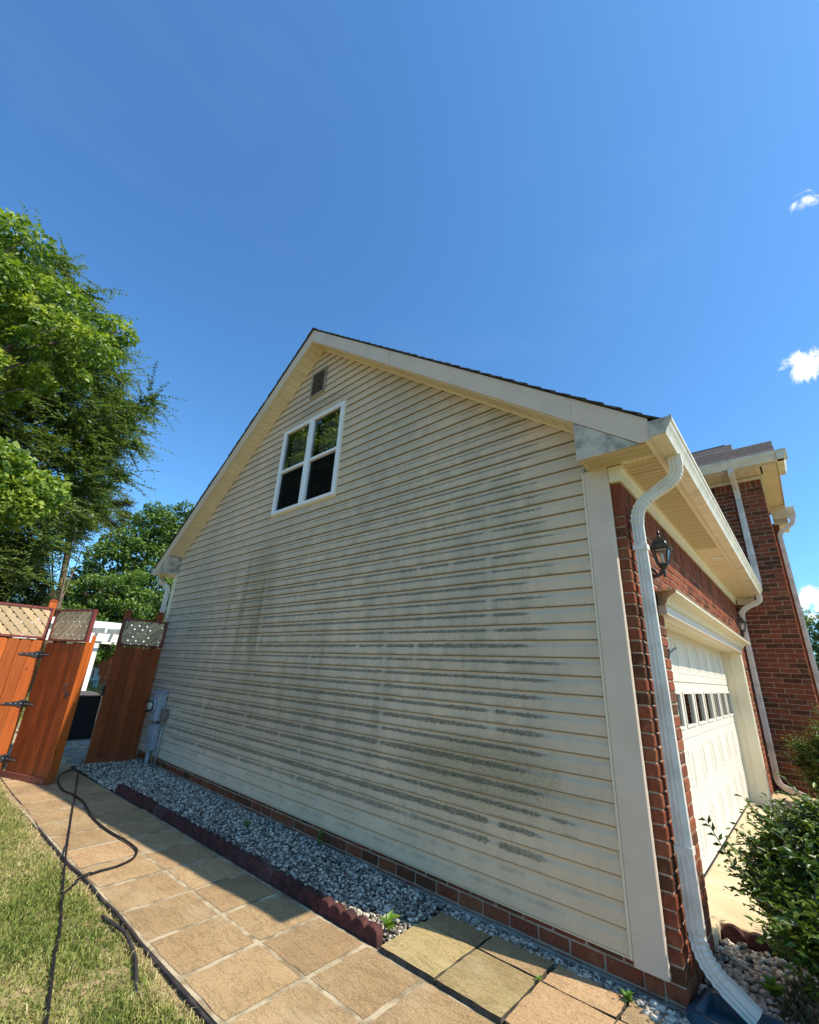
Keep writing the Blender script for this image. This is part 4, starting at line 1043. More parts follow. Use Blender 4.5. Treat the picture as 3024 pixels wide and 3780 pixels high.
# ------------------------------------------------------------------ lanterns, meter
def lantern(y, label):
    t = thing('wall_lantern', label, 'lantern', (XF, y, 2.05), 'black lanterns on the garage front')
    cx = 0.368
    mb = MB(); mb.lathe([(0.012, 0), (0.045, 0), (0.045, 0.012), (0.030, 0.018), (0.012, 0.020)], (XF - .002, y, 2.05), 14)
    # back plate (turned to face the wall)
    V = [(XF - .002 + (p[2] - 2.05), y + (p[1] - y), 2.05 + (p[0] - (XF - .002)) * 1.5) for p in mb.v]; mb.v = V
    mb.build('back_plate', M['lantern'], t, smooth=True)
    mb = MB(); mb.tube(smooth_path([(XF + .005, y, 2.035), (0.285, y, 2.005), (0.335, y, 2.01), (0.358, y, 2.045), (cx, y, 2.075)], 5), [0.013] * 21, 8); mb.tube(smooth_path([(XF + .01, y, 2.085), (0.29, y, 2.06), (0.32, y, 2.02)], 4), 0.008, 6)
    mb.build('arm', M['lantern'], t, smooth=True)
    mb = MB(); mb.lathe([(0.004, -0.085), (0.010, -0.075), (0.006, -0.062), (0.014, -0.045), (0.008, -0.030), (0.020, -0.015), (0.030, 0.0), (0.035, 0.012), (0.030, 0.016)], (cx, y, 2.075), 12); mb.build('base_finial', M['lantern'], t, smooth=True)
    # tapered four-sided cage
    z0, z1, r0, r1 = 2.088, 2.205, 0.030, 0.052
    cor = [(-1, -1), (1, -1), (1, 1), (-1, 1)]
    mb = MB()
    for (a, b) in cor: mb.bar((cx + a * r0, y + b * r0, z0), (cx + a * r1, y + b * r1, z1), 0.008, 0.008)
    for (a, b), (c, d) in zip(cor, cor[1:] + cor[:1]):
        mb.bar((cx + a * r1, y + b * r1, z1), (cx + c * r1, y + d * r1, z1), 0.008, 0.010); mb.bar((cx + a * r0, y + b * r0, z0), (cx + c * r0, y + d * r0, z0), 0.008, 0.010)
    mb.build('cage', M['lantern'], t)
    for (a, b), (c, d) in zip(cor, cor[1:] + cor[:1]):
        mb = MB(); mb.add([(cx + a * r0, y + b * r0, z0 + .006), (cx + c * r0, y + d * r0, z0 + .006), (cx + c * r1, y + d * r1, z1 - .006), (cx + a * r1, y + b * r1, z1 - .006)], [(0, 1, 2, 3)]); mb.build('glass_pane', M['lamp_glass'], t)
    mb = MB(); mb.lathe([(0.008, 0.0), (0.012, 0.02), (0.012, 0.06), (0.004, 0.085)], (cx, y, z0 + .01), 10); mb.build('bulb', M['bulb'], t, smooth=True)
    mb = MB()
    def sq(levels):
        b0 = len(mb.v)
        for (r, z) in levels:
            for (a, b) in cor: mb.v.append((cx + a * r, y + b * r, z))
        for i in range(len(levels) - 1):
            for k in range(4): k2 = (k + 1) % 4; mb.f.append((b0 + 4 * i + k, b0 + 4 * i + k2, b0 + 4 * i + 4 + k2, b0 + 4 * i + 4 + k))
        mb.f.append((b0 + 3, b0 + 2, b0 + 1, b0)); n = b0 + 4 * (len(levels) - 1); mb.f.append((n, n + 1, n + 2, n + 3))
    sq([(0.064, 2.204), (0.069, 2.212), (0.064, 2.220), (0.046, 2.244), (0.040, 2.262), (0.043, 2.266), (0.038, 2.272), (0.023, 2.296), (0.010, 2.304)])
    mb.build('lantern_roof', M['lantern'], t, bevel=.002)
    mb = MB(); mb.lathe([(0.012, 2.302), (0.016, 2.308), (0.007, 2.316), (0.007, 2.324), (0.015, 2.332), (0.010, 2.344), (0.003, 2.370)], (cx, y, 0), 10); mb.build('top_finial', M['lantern'], t, smooth=True)
    for ch in t.children:
        for v_ in ch.data.vertices: v_.co = Vector((v_.co.x * .95, v_.co.y * .86, v_.co.z * .90 + .035))
    return t
lantern(0.30, 'black wall lantern beside the near downspout under the eave')
lantern(4.90, 'small black wall lantern at the far end of the garage front')
# little bracket on the brick jamb
mb = MB(); mb.bar((XF + .003, 0.70, 1.56), (XF + .05, 0.715, 1.60), .02, .014).bar((XF + .003, 0.70, 1.52), (XF + .012, 0.70, 1.60), .02, .006)
tag(mb.build('hook_bracket', M['conduit'], loc=(XF, 0.7, 1.56)), 'small rusty hook bracket on the brick edge of the garage opening', 'bracket')

mt = thing('electric_meter', 'grey electric meter with two boxes on the siding behind the fence panel', 'electric meter', (-6.68, -0.02, -0.16))
mb = MB(); mb.box(-6.80, -6.555, -0.135, -0.019, 0.468, 0.86); ub = mb.build('meter_box', M['meter'], mt, bevel=.008)
mb = MB(); mb.prism([(-0.14, 0.862), (-0.019, 0.892), (-0.019, 0.87), (-0.14, 0.845)], -6.81, -6.545, 'x'); mb.build('box_hood', M['meter'], mt)
mb = MB(); mb.lathe([(0.098, 0.0), (0.098, 0.020), (0.090, 0.026)], (-6.70, -0.1352, 0.665), 20, 'y'); mb.build('meter_ring', M['meter'], mt, smooth=True)
mb = MB(); mb.lathe([(0.055, 0.02), (0.055, 0.07), (0.02, 0.072)], (-6.70, -0.1352, 0.665), 16, 'y'); mb.build('meter_dial', M['bulb'], mt)
mb = MB(); mb.lathe([(0.080, 0.026), (0.080, 0.095), (0.072, 0.108), (0.02, 0.112)], (-6.70, -0.1352, 0.665), 20, 'y'); mb.build('meter_glass', M['lamp_glass'], mt, smooth=True)
mb = MB(); mb.box(-6.79, -6.56, -0.105, -0.019, 0.065, 0.425); lb = mb.build('breaker_box', M['meter'], mt, bevel=.010)
mb = MB(); mb.prism([(-6.775, 0.20), (-6.575, 0.20), (-6.575, 0.37), (-6.60, 0.405), (-6.75, 0.405), (-6.775, 0.37)], -0.122, -0.1055, 'y'); mb.build('box_cover', M['meter'], mt, bevel=.006)
mb = MB(); mb.tube([(-6.69, -0.06, 0.075), (-6.69, -0.06, -0.2)], 0.032, 12); mb.build('conduit', M['conduit'], mt, smooth=True); mb = MB(); mb.tube([(-6.69, -0.06, 0.475), (-6.69, -0.06, 0.42)], 0.03, 12); mb.build('conduit', M['conduit'], mt, smooth=True)
mb = MB(); mb.tube([(-6.43, -0.045, 0.50), (-6.43, -0.045, -0.15)], 0.013, 8); mb.build('conduit', M['conduit'], mt, smooth=True)
mb = MB(); mb.box(-6.50, -6.37, -0.095, -0.018, 0.50, 0.645); mb.build('junction_box', M['beige_box'], mt, bevel=.008)
for pts in ([(-6.60, -.05, .07), (-6.585, -.06, -.02), (-6.55, -.055, -.06), (-6.53, -.05, -.14)], [(-6.56, -.06, .07), (-6.50, -.07, -.01), (-6.47, -.06, -.10), (-6.49, -.05, -.15)], [(-6.40, -.06, .50), (-6.36, -.07, .46), (-6.40, -.07, .42), (-6.43, -.055, .40)]):
    mb = MB(); mb.tube(smooth_path(pts, 5), 0.005, 5); mb.build('wire', M['wire'], mt, smooth=True)

# ------------------------------------------------------------------ fence panels and the gate
def board(par, org, ux, n_, s0, s1, z0, z1, th, off, m, dog=True, name='fence_board'):
    """vertical board in the plane spanned by ux and z; n_ is the outward normal"""
    o = Vector(org); ux = Vector(ux); n_ = Vector(n_); c = 0.020
    poly = [(s0, z0), (s1, z0), (s1, z1 - c), (s1 - c, z1), (s0 + c, z1), (s0, z1 - c)] if dog else [(s0, z0), (s1, z0), (s1, z1), (s0, z1)]
    k = len(poly); V = [o + ux * s + n_ * off + Vector((0, 0, z)) for s, z in poly] + [o + ux * s + n_ * (off - th) + Vector((0, 0, z)) for s, z in poly]
    mb = MB(); mb.add(V, [tuple(range(k)), tuple(range(k, 2 * k))[::-1]] + [(i, (i + 1) % k, k + (i + 1) % k, k + i) for i in range(k)])
    return mb.build(name, m, par, bevel=0.0025)
def lattice(par, org, ux, n_, s0, s1, z0, z1, off, m, pitch=0.118, w=0.062, lean=1):
    o = Vector(org); ux = Vector(ux); n_ = Vector(n_); hgt = z1 - z0
    for layer, sg in ((0, lean), (1, -lean)):
        a = s0 - hgt
        while a < s1 + hgt:
            # strip centre line from (a, z0) to (a + sg*hgt, z1), half width along s
            hw = w * 0.707
            def clip(sa):
                # keep the part with s in [s0,s1]
                lo, hi = 0.0, 1.0
                for (bd, up) in ((s0, True), (s1, False)):
                    f0 = sa - bd; f1 = sa + sg * hgt - bd
                    if not up: f0, f1 = -f0, -f1
                    if f0 < 0 and f1 < 0: return None
                    if f0 < 0: lo = max(lo, f0 / (f0 - f1))
                    if f1 < 0: hi = min(hi, f0 / (f0 - f1))
                return (lo, hi) if hi - lo > 0.02 else None
            cA, cB = clip(a - hw), clip(a + hw)
            if cA and cB:
                V = []
                for dd in (off - layer * 0.007, off - layer * 0.007 - 0.0065):
                    for (sa, t) in ((a - hw, cA[0]), (a + hw, cB[0]), (a + hw, cB[1]), (a - hw, cA[1])):
                        V.append(o + ux * (sa + sg * hgt * t) + n_ * dd + Vector((0, 0, z0 + hgt * t)))
                mb = MB(); mb.add(V, [(0, 1, 2, 3), (7, 6, 5, 4), (0, 4, 5, 1), (1, 5, 6, 2), (2, 6, 7, 3), (3, 7, 4, 0)]); mb.build('lattice_slat', m, par)
            a += pitch
def rail(par, org, ux, n_, s0, s1, z0, z1, off, th, m, name):
    o = Vector(org); ux = Vector(ux); n_ = Vector(n_); mb = MB()
    mb.hexa([o + ux * a + n_ * b + Vector((0, 0, z)) for z in (z0, z1) for (a, b) in ((s0, off - th), (s1, off - th), (s1, off), (s0, off))])
    return mb.build(name, m, par, bevel=0.003)
def fence_panel(t, org, ux, n_, s0, s1, bw, zb, zt, lz0, lz1, boardm, lean, frame_l=True):
    s = s0; 
    while s < s1 - 0.02:
        e = min(s + bw, s1); board(t, org, ux, n_, s + .0015, e - .0015, zb, zt + rnd.uniform(-.004, .004), 0.016, 0.0 + rnd.uniform(0, .002), M[boardm]); s = e
    fw = 0.030
    rail(t, org, ux, n_, s0, s1, lz0, lz0 + fw, 0.012, 0.05, M['maroon'], 'lattice_frame'); rail(t, org, ux, n_, s0, s1, lz1 - fw, lz1, 0.012, 0.05, M['maroon'], 'lattice_frame')
    rail(t, org, ux, n_, s0, s0 + fw, lz0 + fw + .0005, lz1 - fw - .0005, 0.011, 0.048, M['maroon'], 'lattice_frame'); rail(t, org, ux, n_, s1 - fw, s1, lz0 + fw + .0005, lz1 - fw - .0005, 0.011, 0.048, M['maroon'], 'lattice_frame')
    lattice(t, org, ux, n_, s0 + fw, s1 - fw, lz0 + fw, lz1 - fw, 0.000, M['lattice'], lean=lean)
    for z in (0.05, 0.75, 1.36): rail(t, org, ux, n_, s0 + .003, s1 - .003, z, z + .075, -0.0165, 0.035, M[boardm], 'back_rail')
def post(t, x, y, w, z0, z1, m):
    mb = MB(); mb.box(x - w / 2, x + w / 2, y - w / 2, y + w / 2, z0, z1); mb.build('post', M[m], t, bevel=.004)
    mb = MB(); h = w / 2 + .006
    mb.add([(x - h, y - h, z1), (x + h, y - h, z1), (x + h, y + h, z1), (x - h, y + h, z1), (x - h, y - h, z1 + .018), (x + h, y - h, z1 + .018), (x + h, y + h, z1 + .018), (x - h, y + h, z1 + .018), (x, y, z1 + .042)],
           [(3, 2, 1, 0), (0, 1, 5, 4), (1, 2, 6, 5), (2, 3, 7, 6), (3, 0, 4, 7), (4, 5, 8), (5, 6, 8), (6, 7, 8), (7, 4, 8)]); mb.build('post_cap', M['brown'], t)
# short fixed panel between the gate opening and the house
t = thing('fence_panel', 'dark brown board fence panel with lattice top beside the house wall', 'fence', (-7.2, -0.37, -0.17))
fence_panel(t, (-7.2, 0, 0), (0, 1, 0), (1, 0, 0), -0.70, -0.035, 0.132, -0.165, 1.50, 1.515, 1.945, 'brown', 1)
rail(t, (-7.2, 0, 0), (0, 1, 0), (1, 0, 0), -0.70, -0.035, -0.165, -0.075, 0.019, 0.016, M['brown'], 'kick_board')
post(t, -7.265, -0.645, 0.085, -0.2, 2.045, 'brown'); post(t, -7.265, -0.148, 0.085, -0.2, 2.062, 'brown')
mb = MB(); mb.box(-7.26, -7.19, -0.735, -0.703, 0.78, 0.93); mb.build('latch_plate', M['iron'], t, bevel=.003)
mb = MB(); mb.tube(smooth_path([(-7.20, -0.735, .86), (-7.19, -0.775, .87), (-7.19, -0.785, .83), (-7.195, -0.755, .80)], 5), .006, 6); mb.build('latch_ring', M['iron'], t, smooth=True)
# long fence left of the gate
t = thing('fence_panel', 'sunlit orange board fence with cream lattice top left of the gate', 'fence', (-7.2, -2.6, -0.17))
fence_panel(t, (-7.2, 0, 0), (0, 1, 0), (1, 0, 0), -3.72, -1.628, 0.1307, -0.15, 1.515, 1.535, 1.975, 'orange', -1)
post(t, -7.265, -1.655, 0.088, -0.2, 2.062, 'orange'); post(t, -7.265, -3.6, 0.088, -0.2, 2.062, 'orange')

# gate, swung open towards the camera
gx, gy = -7.15, -1.622
ga = math.atan2(0.346, 0.938); ux = (math.cos(ga), math.sin(ga), 0); gn = (math.sin(ga), -math.cos(ga), 0)
t = thing('gate', 'open brown board gate with lattice top and black strap hinges', 'gate', (gx + .4, gy + .15, -0.17))
go = (gx, gy, 0)
s = 0.045; widths = [0.104] * 8
for w in widths:
    e = min(s + w, 0.862); board(t, go, ux, gn, s + .002, e - .002, -0.165, 1.495 + rnd.uniform(-.006, .006), 0.016, rnd.uniform(0, .003), M['brown']); s = e
fw = .028
rail(t, go, ux, gn, 0.062, 0.872, 1.512, 1.512 + fw, .012, .05, M['maroon'], 'lattice_frame'); rail(t, go, ux, gn, 0.062, 0.872, 1.950 - fw, 1.950, .012, .05, M['maroon'], 'lattice_frame')
rail(t, go, ux, gn, 0.062, 0.062 + fw, 1.541, 1.921, .011, .048, M['maroon'], 'lattice_frame'); rail(t, go, ux, gn, 0.872 - fw - .02, 0.872, 1.541, 1.921, .011, .048, M['maroon'], 'lattice_frame')
lattice(t, go, ux, gn, 0.09, 0.845, 1.54, 1.922, 0.0, M['lattice'], lean=1)
rail(t, go, ux, gn, -0.012, 0.872, -0.178, -0.098, .022, .018, M['maroon'], 'kick_board')
rail(t, go, ux, gn, 0.8635, 0.882, -0.165, 1.512, .003, .115, M['orange'], 'gate_stile')
rail(t, go, ux, gn, 0.8825, 0.893, 0.75, 1.60, -.055, .05, M['orange'], 'gate_stile')
for z in (0.10, 0.72, 1.33): rail(t, go, ux, gn, 0.05, 0.86, z, z + .08, -0.0165, 0.04, M['brown'], 'back_rail')
rail(t, go, ux, gn, 0.045, 0.12, -0.1, 1.49, -0.0575, 0.035, M['brown'], 'back_rail')
def strap(z):
    # two tapered leaves and a knuckle
    for (org, u_, n_, sg, ln) in (((-7.2, -1.628, 0), (0, -1, 0), (1, 0, 0), 1, 0.225), (go, ux, gn, 1, 0.20)):
        o = Vector(org); u_ = Vector(u_); n_ = Vector(n_); off = 0.006
        poly = [(0.0, -.048), (0.055, -.040), (0.065, -.030), (ln * .75, -.013), (ln * .80, -.020), (ln, -.008), (ln + .012, 0), (ln, .008), (ln * .80, .020), (ln * .75, .013), (0.065, .030), (0.055, .040), (0.0, .048)]
        k = len(poly); V = [o + u_ * a + n_ * off + Vector((0, 0, z + b)) for a, b in poly] + [o + u_ * a + n_ * (off + .006) + Vector((0, 0, z + b)) for a, b in poly]
        mb = MB(); mb.add(V, [tuple(range(k))[::-1], tuple(range(k, 2 * k))] + [(i, (i + 1) % k, k + (i + 1) % k, k + i) for i in range(k)])
        hinge = mb.build('strap_hinge', M['iron'], t)
        mb = MB()
        for a in (0.03, 0.085, 0.14, ln - .015):
            p = o + u_ * a + n_ * (off + .006) + Vector((0, 0, z)); mb.tube([p, p + n_ * .004], .0065, 8)
        mb.build('hinge_screw', M['conduit'], hinge)
    mb = MB(); mb.tube([(-7.165, -1.632, z - .055), (-7.165, -1.632, z + .055)], .011, 8); mb.build('hinge_knuckle', M['iron'], t, smooth=True)
for z in (1.325, 0.690, 0.032): strap(z)
def gp(s, z, o=0.0): return Vector(go) + Vector(ux) * s + Vector(gn) * o + Vector((0, 0, z))
mb = MB(); mb.tube(smooth_path([gp(.79, .98, .004), gp(.79, .975, .045), gp(.79, .93, .052), gp(.79, .885, .045), gp(.79, .88, .004)], 5), .007, 7); mb.build('gate_handle', M['iron'], t, smooth=True)
mb = MB(); mb.bar(gp(.77, .845, .01), gp(.86, .855, .012), .012, .02).bar(gp(.785, .815, .01), gp(.785, .875, .01), .02, .012); mb.build('gate_latch', M['iron'], t)

# ------------------------------------------------------------------ behind the gate
t = thing('storage_box', 'black storage box with flat dark lid behind the open gate', 'storage box', (-10.3, -0.3, -0.19))
mb = MB(); mb.box(-10.75, -9.82, -0.66, 0.02, -0.185, 0.585); mb.build('box_body', M['black_cover'], t, bevel=.01)
mb = MB(); mb.box(-10.85, -9.78, -0.72, 0.06, 0.590, 0.625); mb.build('box_lid', M['slate'], t, bevel=.006)
mb = MB(); mb.box(-10.80, -10.2, 0.10, 0.16, -0.185, 0.60); mb.build('side_rail', M['conduit'], t, bevel=.004)
# pergola
t = thing('pergola', 'white wooden pergola seen through the open gate', 'pergola', (-13.6, 0.2, -0.19))
for (a, b) in ((-13.0, 0.43), (-13.0, 3.6), (-15.6, 0.43), (-15.6, 3.6)):
    mb = MB(); mb.box(a - .075, a + .075, b - .075, b + .075, -0.19, 1.86); mb.build('post', M['white_paint'], t, bevel=.006)
for a in (-13.0, -15.6):
    for dx in (-.098, .098):
        mb = MB(); mb.box(a + dx - .022, a + dx + .022, -0.9, 4.5, 1.70, 1.90); mb.build('beam', M['white_paint'], t, bevel=.004)
for k in range(15):
    y = -0.75 + k * 0.35
    mb = MB(); mb.hexa([(-12.35, y + .10, 1.905), (-12.35, y + .15, 1.905), (-16.3, y - .19, 1.905), (-16.3, y - .24, 1.905), (-12.35, y + .10, 2.02), (-12.35, y + .15, 2.02), (-16.3, y - .19, 2.12), (-16.3, y - .24, 2.12)]); mb.build('rafter', M['white_paint'], t)
for k in range(10):
    x = -16.1 + k * .41
    mb = MB(); mb.box(x, x + .035, -0.9, 4.5, 2.125, 2.17); mb.build('slat', M['white_paint'], t)
# slatted bench in the back yard
t = thing('garden_bench', 'white slatted garden bench with pale blue rails on the back lawn', 'bench', (-26.5, 3.5, -0.19))
bx, b0, b1 = -26.5, 2.75, 4.2
for z, w in ((0.66, .09), (0.08, .07)):
    mb = MB(); mb.box(bx - .04, bx + .04, b0, b1, z, z + w); mb.build('back_rail', M['blue_paint'], t)
for k in range(9):
    y = b0 + .08 + k * (b1 - b0 - .16) / 8; mb = MB(); mb.box(bx - .02, bx + .02, y - .035, y + .035, 0.15, 0.66); mb.build('back_slat', M['white_paint'], t)
mb = MB(); mb.box(bx + .05, bx + .5, b0, b1, 0.20, 0.25); mb.build('seat', M['blue_paint'], t)
for (a, b) in ((bx, b0), (bx, b1), (bx + .45, b0), (bx + .45, b1)):
    mb = MB(); mb.box(a - .04, a + .04, b - .04, b + .04, -0.19, 0.70 if a == bx else .42); mb.build('leg', M['blue_paint'], t)
# fence at the bottom of the yard
t = thing('back_fence', 'distant brown board fence with pale lattice top across the back yard', 'fence', (-30, 2, -0.19))
y = -12.0; me = None
while y < 14:
    if me is None:
        mb = MB(); mb.box(-.012, .012, -.068, .068, 0, 1.72); me = mb.mesh('fence_board'); me.materials.append(M['brown'])
    link('fence_board', me, t, Vector((-30 + rnd.uniform(0, .006), y, -0.19)) - ORG[t]); y += 0.141
for z in (1.55, 2.02):
    mb = MB(); mb.box(-30.02, -29.96, -12, 14, z, z + .05); mb.build('lattice_frame', M['lattice'], t)
mb = MB(); a = -12.0
while a < 13.5:
    for sg in (1, -1):
        mb.bar((-30.0 + .01 * sg, a, 1.60), (-30.0 + .01 * sg, a + .42 * sg, 2.02), .010, .06, up=(1, 0, 0))
    a += .12
lt_ = mb.build('lattice', M['lattice'], t); lt_['kind'] = 'stuff'
for k in range(14):
    mb = MB(); mb.box(-30.12, -30.03, -12 + k * 2 - .045, -12 + k * 2 + .045, -.19, 2.2); mb.build('post', M['brown'], t)

# ------------------------------------------------------------------ edging, hoses, splash block
def scallop_block(x0, ln, lobes, y, zb, zt, axis='x', th=0.055):
    n = 8; pr = []; w = ln / lobes
    for k in range(lobes):
        for j in range(n + (1 if k == lobes - 1 else 0)):
            a = math.pi * (1 - j / n); pr.append((x0 + w * (k + .5) + w * .5 * math.cos(a), zt - 0.032 + 0.032 * math.sin(a) + 0.0))
    poly = pr + [(x0 + ln, zb), (x0, zb)]; k = len(poly); mb = MB()
    V = [((s, y(s) - th / 2, z) if axis == 'x' else (s, y(s) - th / 2, z)) for s, z in poly] + [(s, y(s) + th / 2, z) for s, z in poly]
    mb.add(V, [tuple(range(k))[::-1], tuple(range(k, 2 * k))] + [(i, (i + 1) % k, k + (i + 1) % k, k + i) for i in range(k)])
    return mb
nth = ['nearest to the yellow slab', 'second from the yellow slab', 'third from the yellow slab', 'fourth from the yellow slab', 'fifth from the yellow slab', 'third from its far end', 'second from its far end', 'at the far end towards the gate']
for k in range(8):
    x1 = -1.215 - k * 0.536; x0 = x1 - 0.530
    mb = scallop_block(x0, 0.530, 5, lambda x: -0.655 + sk(x), -0.24, -0.070 + rnd.uniform(-.006, .004))
    o = mb.build('edging_block', M['scallop'], loc=((x0 + x1) / 2, -0.655 + sk(x0), -0.16), bevel=.006)
    tag(o, 'maroon scalloped concrete edging block along the gravel, ' + nth[k], 'edging', 'scalloped edging blocks along the gravel bed')
nth2 = ['against the garage corner', 'second from the garage corner', 'third from the garage corner', 'under the shrub, farthest from the garage corner']
for k in range(4):
    x0 = 0.235 + k * 0.128
    mb = MB(); n = 12; pr = [(x0 + .061 + .061 * math.cos(math.pi * j / n), -0.115 + .061 * math.sin(math.pi * j / n)) for j in range(n + 1)] + [(x0, -.22), (x0 + .122, -.22)]
    mb.prism(pr, 0.945 - k * .004, 0.985 - k * .004, 'y')
    tag(mb.build('edging_block', M['scallop'], loc=(x0, .96, -.16), bevel=.006), 'round-topped maroon edging block before the driveway, ' + nth2[k], 'edging', 'round edging blocks before the driveway')

def ground_line(pts, z, jig=0.0): return smooth_path([(x, y, z + rnd.uniform(-jig, jig)) for x, y in pts], 6)
A = [(-7.6, -0.55), (-7.25, -0.70), (-7.101, -0.773), (-7.032, -0.89), (-6.859, -1.033), (-6.462, -1.159), (-5.935, -1.22), (-5.607, -1.184), (-5.247, -1.177), (-4.619, -1.245), (-4.16, -1.248), (-3.773, -1.21), (-3.539, -1.205), (-3.433, -1.233), (-3.328, -1.301), (-3.266, -1.428), (-3.26, -1.532), (-3.237, -1.617), (-3.196, -1.683), (-3.14, -1.728), (-3.05, -1.80)]
pa = []
for p in smooth_path([(x, y, 0) for x, y in A], 6):
    z = -0.143 - max(0, -p.x - 4.5) * 0.006
    if p.y < -1.60: z = -0.135
    if p.y < -1.70: z = -0.150
    pa.append((p.x, p.y, z))
mb = MB(); mb.tube(pa, 0.0085, 8); tag(mb.build('hose', M['rubber'], loc=(-5, -1.2, -.15), smooth=True), 'black hose curving in a loop over the paved path from the gate', 'hose')
Bp = [(-7.7, -0.60), (-7.215, -0.752), (-6.167, -1.029), (-5.241, -1.264), (-4.59, -1.431), (-4.032, -1.572), (-3.713, -1.654), (-3.4, -1.724), (-2.941, -1.83), (-2.574, -1.911), (-2.305, -1.989), (-2.035, -2.055), (-1.773, -2.12), (-1.4, -2.22)]
pb = []
for p in smooth_path([(x, y, 0) for x, y in Bp], 8):
    z = -0.142 - max(0, -p.x - 4.5) * 0.006
    if abs(p.y + 1.64) < .05: z = -0.125
    if p.y < -1.70: z = -0.146
    if abs(p.x + 5.27) < .1: z += .018
    pb.append((p.x, p.y, z))
mb = MB(); mb.tube(pb, 0.0075, 8); tag(mb.build('hose', M['rubber'], loc=(-4, -1.5, -.15), smooth=True), 'thin straight black hose running from the gate across the lawn', 'hose')
E1 = [(-7.1, -1.640), (-6.617, -1.645), (-5.924, -1.652), (-5.32, -1.640), (-4.661, -1.657), (-4.3, -1.663), (-3.794, -1.653), (-3.555, -1.652), (-3.322, -1.635), (-3.082, -1.626), (-2.78, -1.622), (-2.586, -1.614), (-2.3, -1.615), (-2.05, -1.616), (-1.842, -1.612), (-1.644, -1.613), (-1.477, -1.61), (-1.325, -1.607), (-1.267, -1.599), (-0.8, -1.595), (-0.2, -1.58)]
pe = smooth_path([(x, y, -0.163 + 0.004 * math.sin(7 * x) - (0.010 if x < -5.2 else 0)) for x, y in E1], 6)
mb = MB(); mb.tube(pe, [0.0088 + 0.002 * rnd.random() for _ in pe], 8)
for i in range(len(pe) - 1):
    a, b = pe[i], pe[i + 1]; mb.hexa([(a.x, a.y - .004, -.24), (b.x, b.y - .004, -.24), (b.x, b.y + .004, -.24), (a.x, a.y + .004, -.24), (a.x, a.y - .004, a.z), (b.x, b.y - .004, b.z), (b.x, b.y + .004, b.z), (a.x, a.y + .004, a.z)])
tag(mb.build('lawn_edging', M['edging'], loc=(-3, -1.63, -.17), smooth=True), 'long black plastic lawn edging between the grass and the paved path', 'edging')
E2 = [(-2.565, -1.701), (-2.419, -1.676), (-2.295, -1.662), (-2.158, -1.672), (-2.013, -1.698), (-1.861, -1.74), (-1.75, -1.772)]
p2 = smooth_path([(x, y, -0.145 - (0.018 if i > 5 else 0)) for i, (x, y) in enumerate(E2)], 6)
mb = MB(); mb.tube(p2, 0.010, 8); tag(mb.build('edging_piece', M['edging'], loc=(-2.2, -1.68, -.17), smooth=True), 'short curved offcut of black edging lying in the grass', 'edging')

# teal splash block under the downspout
t_mb = MB()
def sp(x, y, z): 
    a = math.radians(-8); c = Vector((0.30, 0.06)); d = Vector((x, y)); d.rotate(Matrix.Rotation(a, 2)); return (c.x + d.x, c.y + d.y, z)
outer = [(-0.055, -0.13), (0.0, -0.15), (0.66, -0.19), (0.66, 0.19), (0.0, 0.15), (-0.055, 0.13)]
inner = [(-0.020, -0.095), (0.01, -0.11), (0.645, -0.150), (0.645, 0.150), (0.01, 0.11), (-0.020, 0.095)]
n = 6
V = [sp(x, y, -.18) for x, y in outer] + [sp(x * .98, y * .97, -.085) for x, y in outer] + [sp(x, y, -.083) for x, y in inner] + [sp(x * .97 + .005, y * .9, -.128) for x, y in inner]
Fs = []
for lv in range(3):
    for k in range(n): k2 = (k + 1) % n; Fs.append((lv * n + k, lv * n + k2, (lv + 1) * n + k2, (lv + 1) * n + k))
Fs.append(tuple(3 * n + k for k in range(n)))
t_mb.add(V, Fs); tag(t_mb.build('splash_block', M['splash'], loc=(.3, .06, -.16), bevel=.014, smooth=True, segs=2), 'dark teal plastic splash block under the downspout outlet', 'splash block')

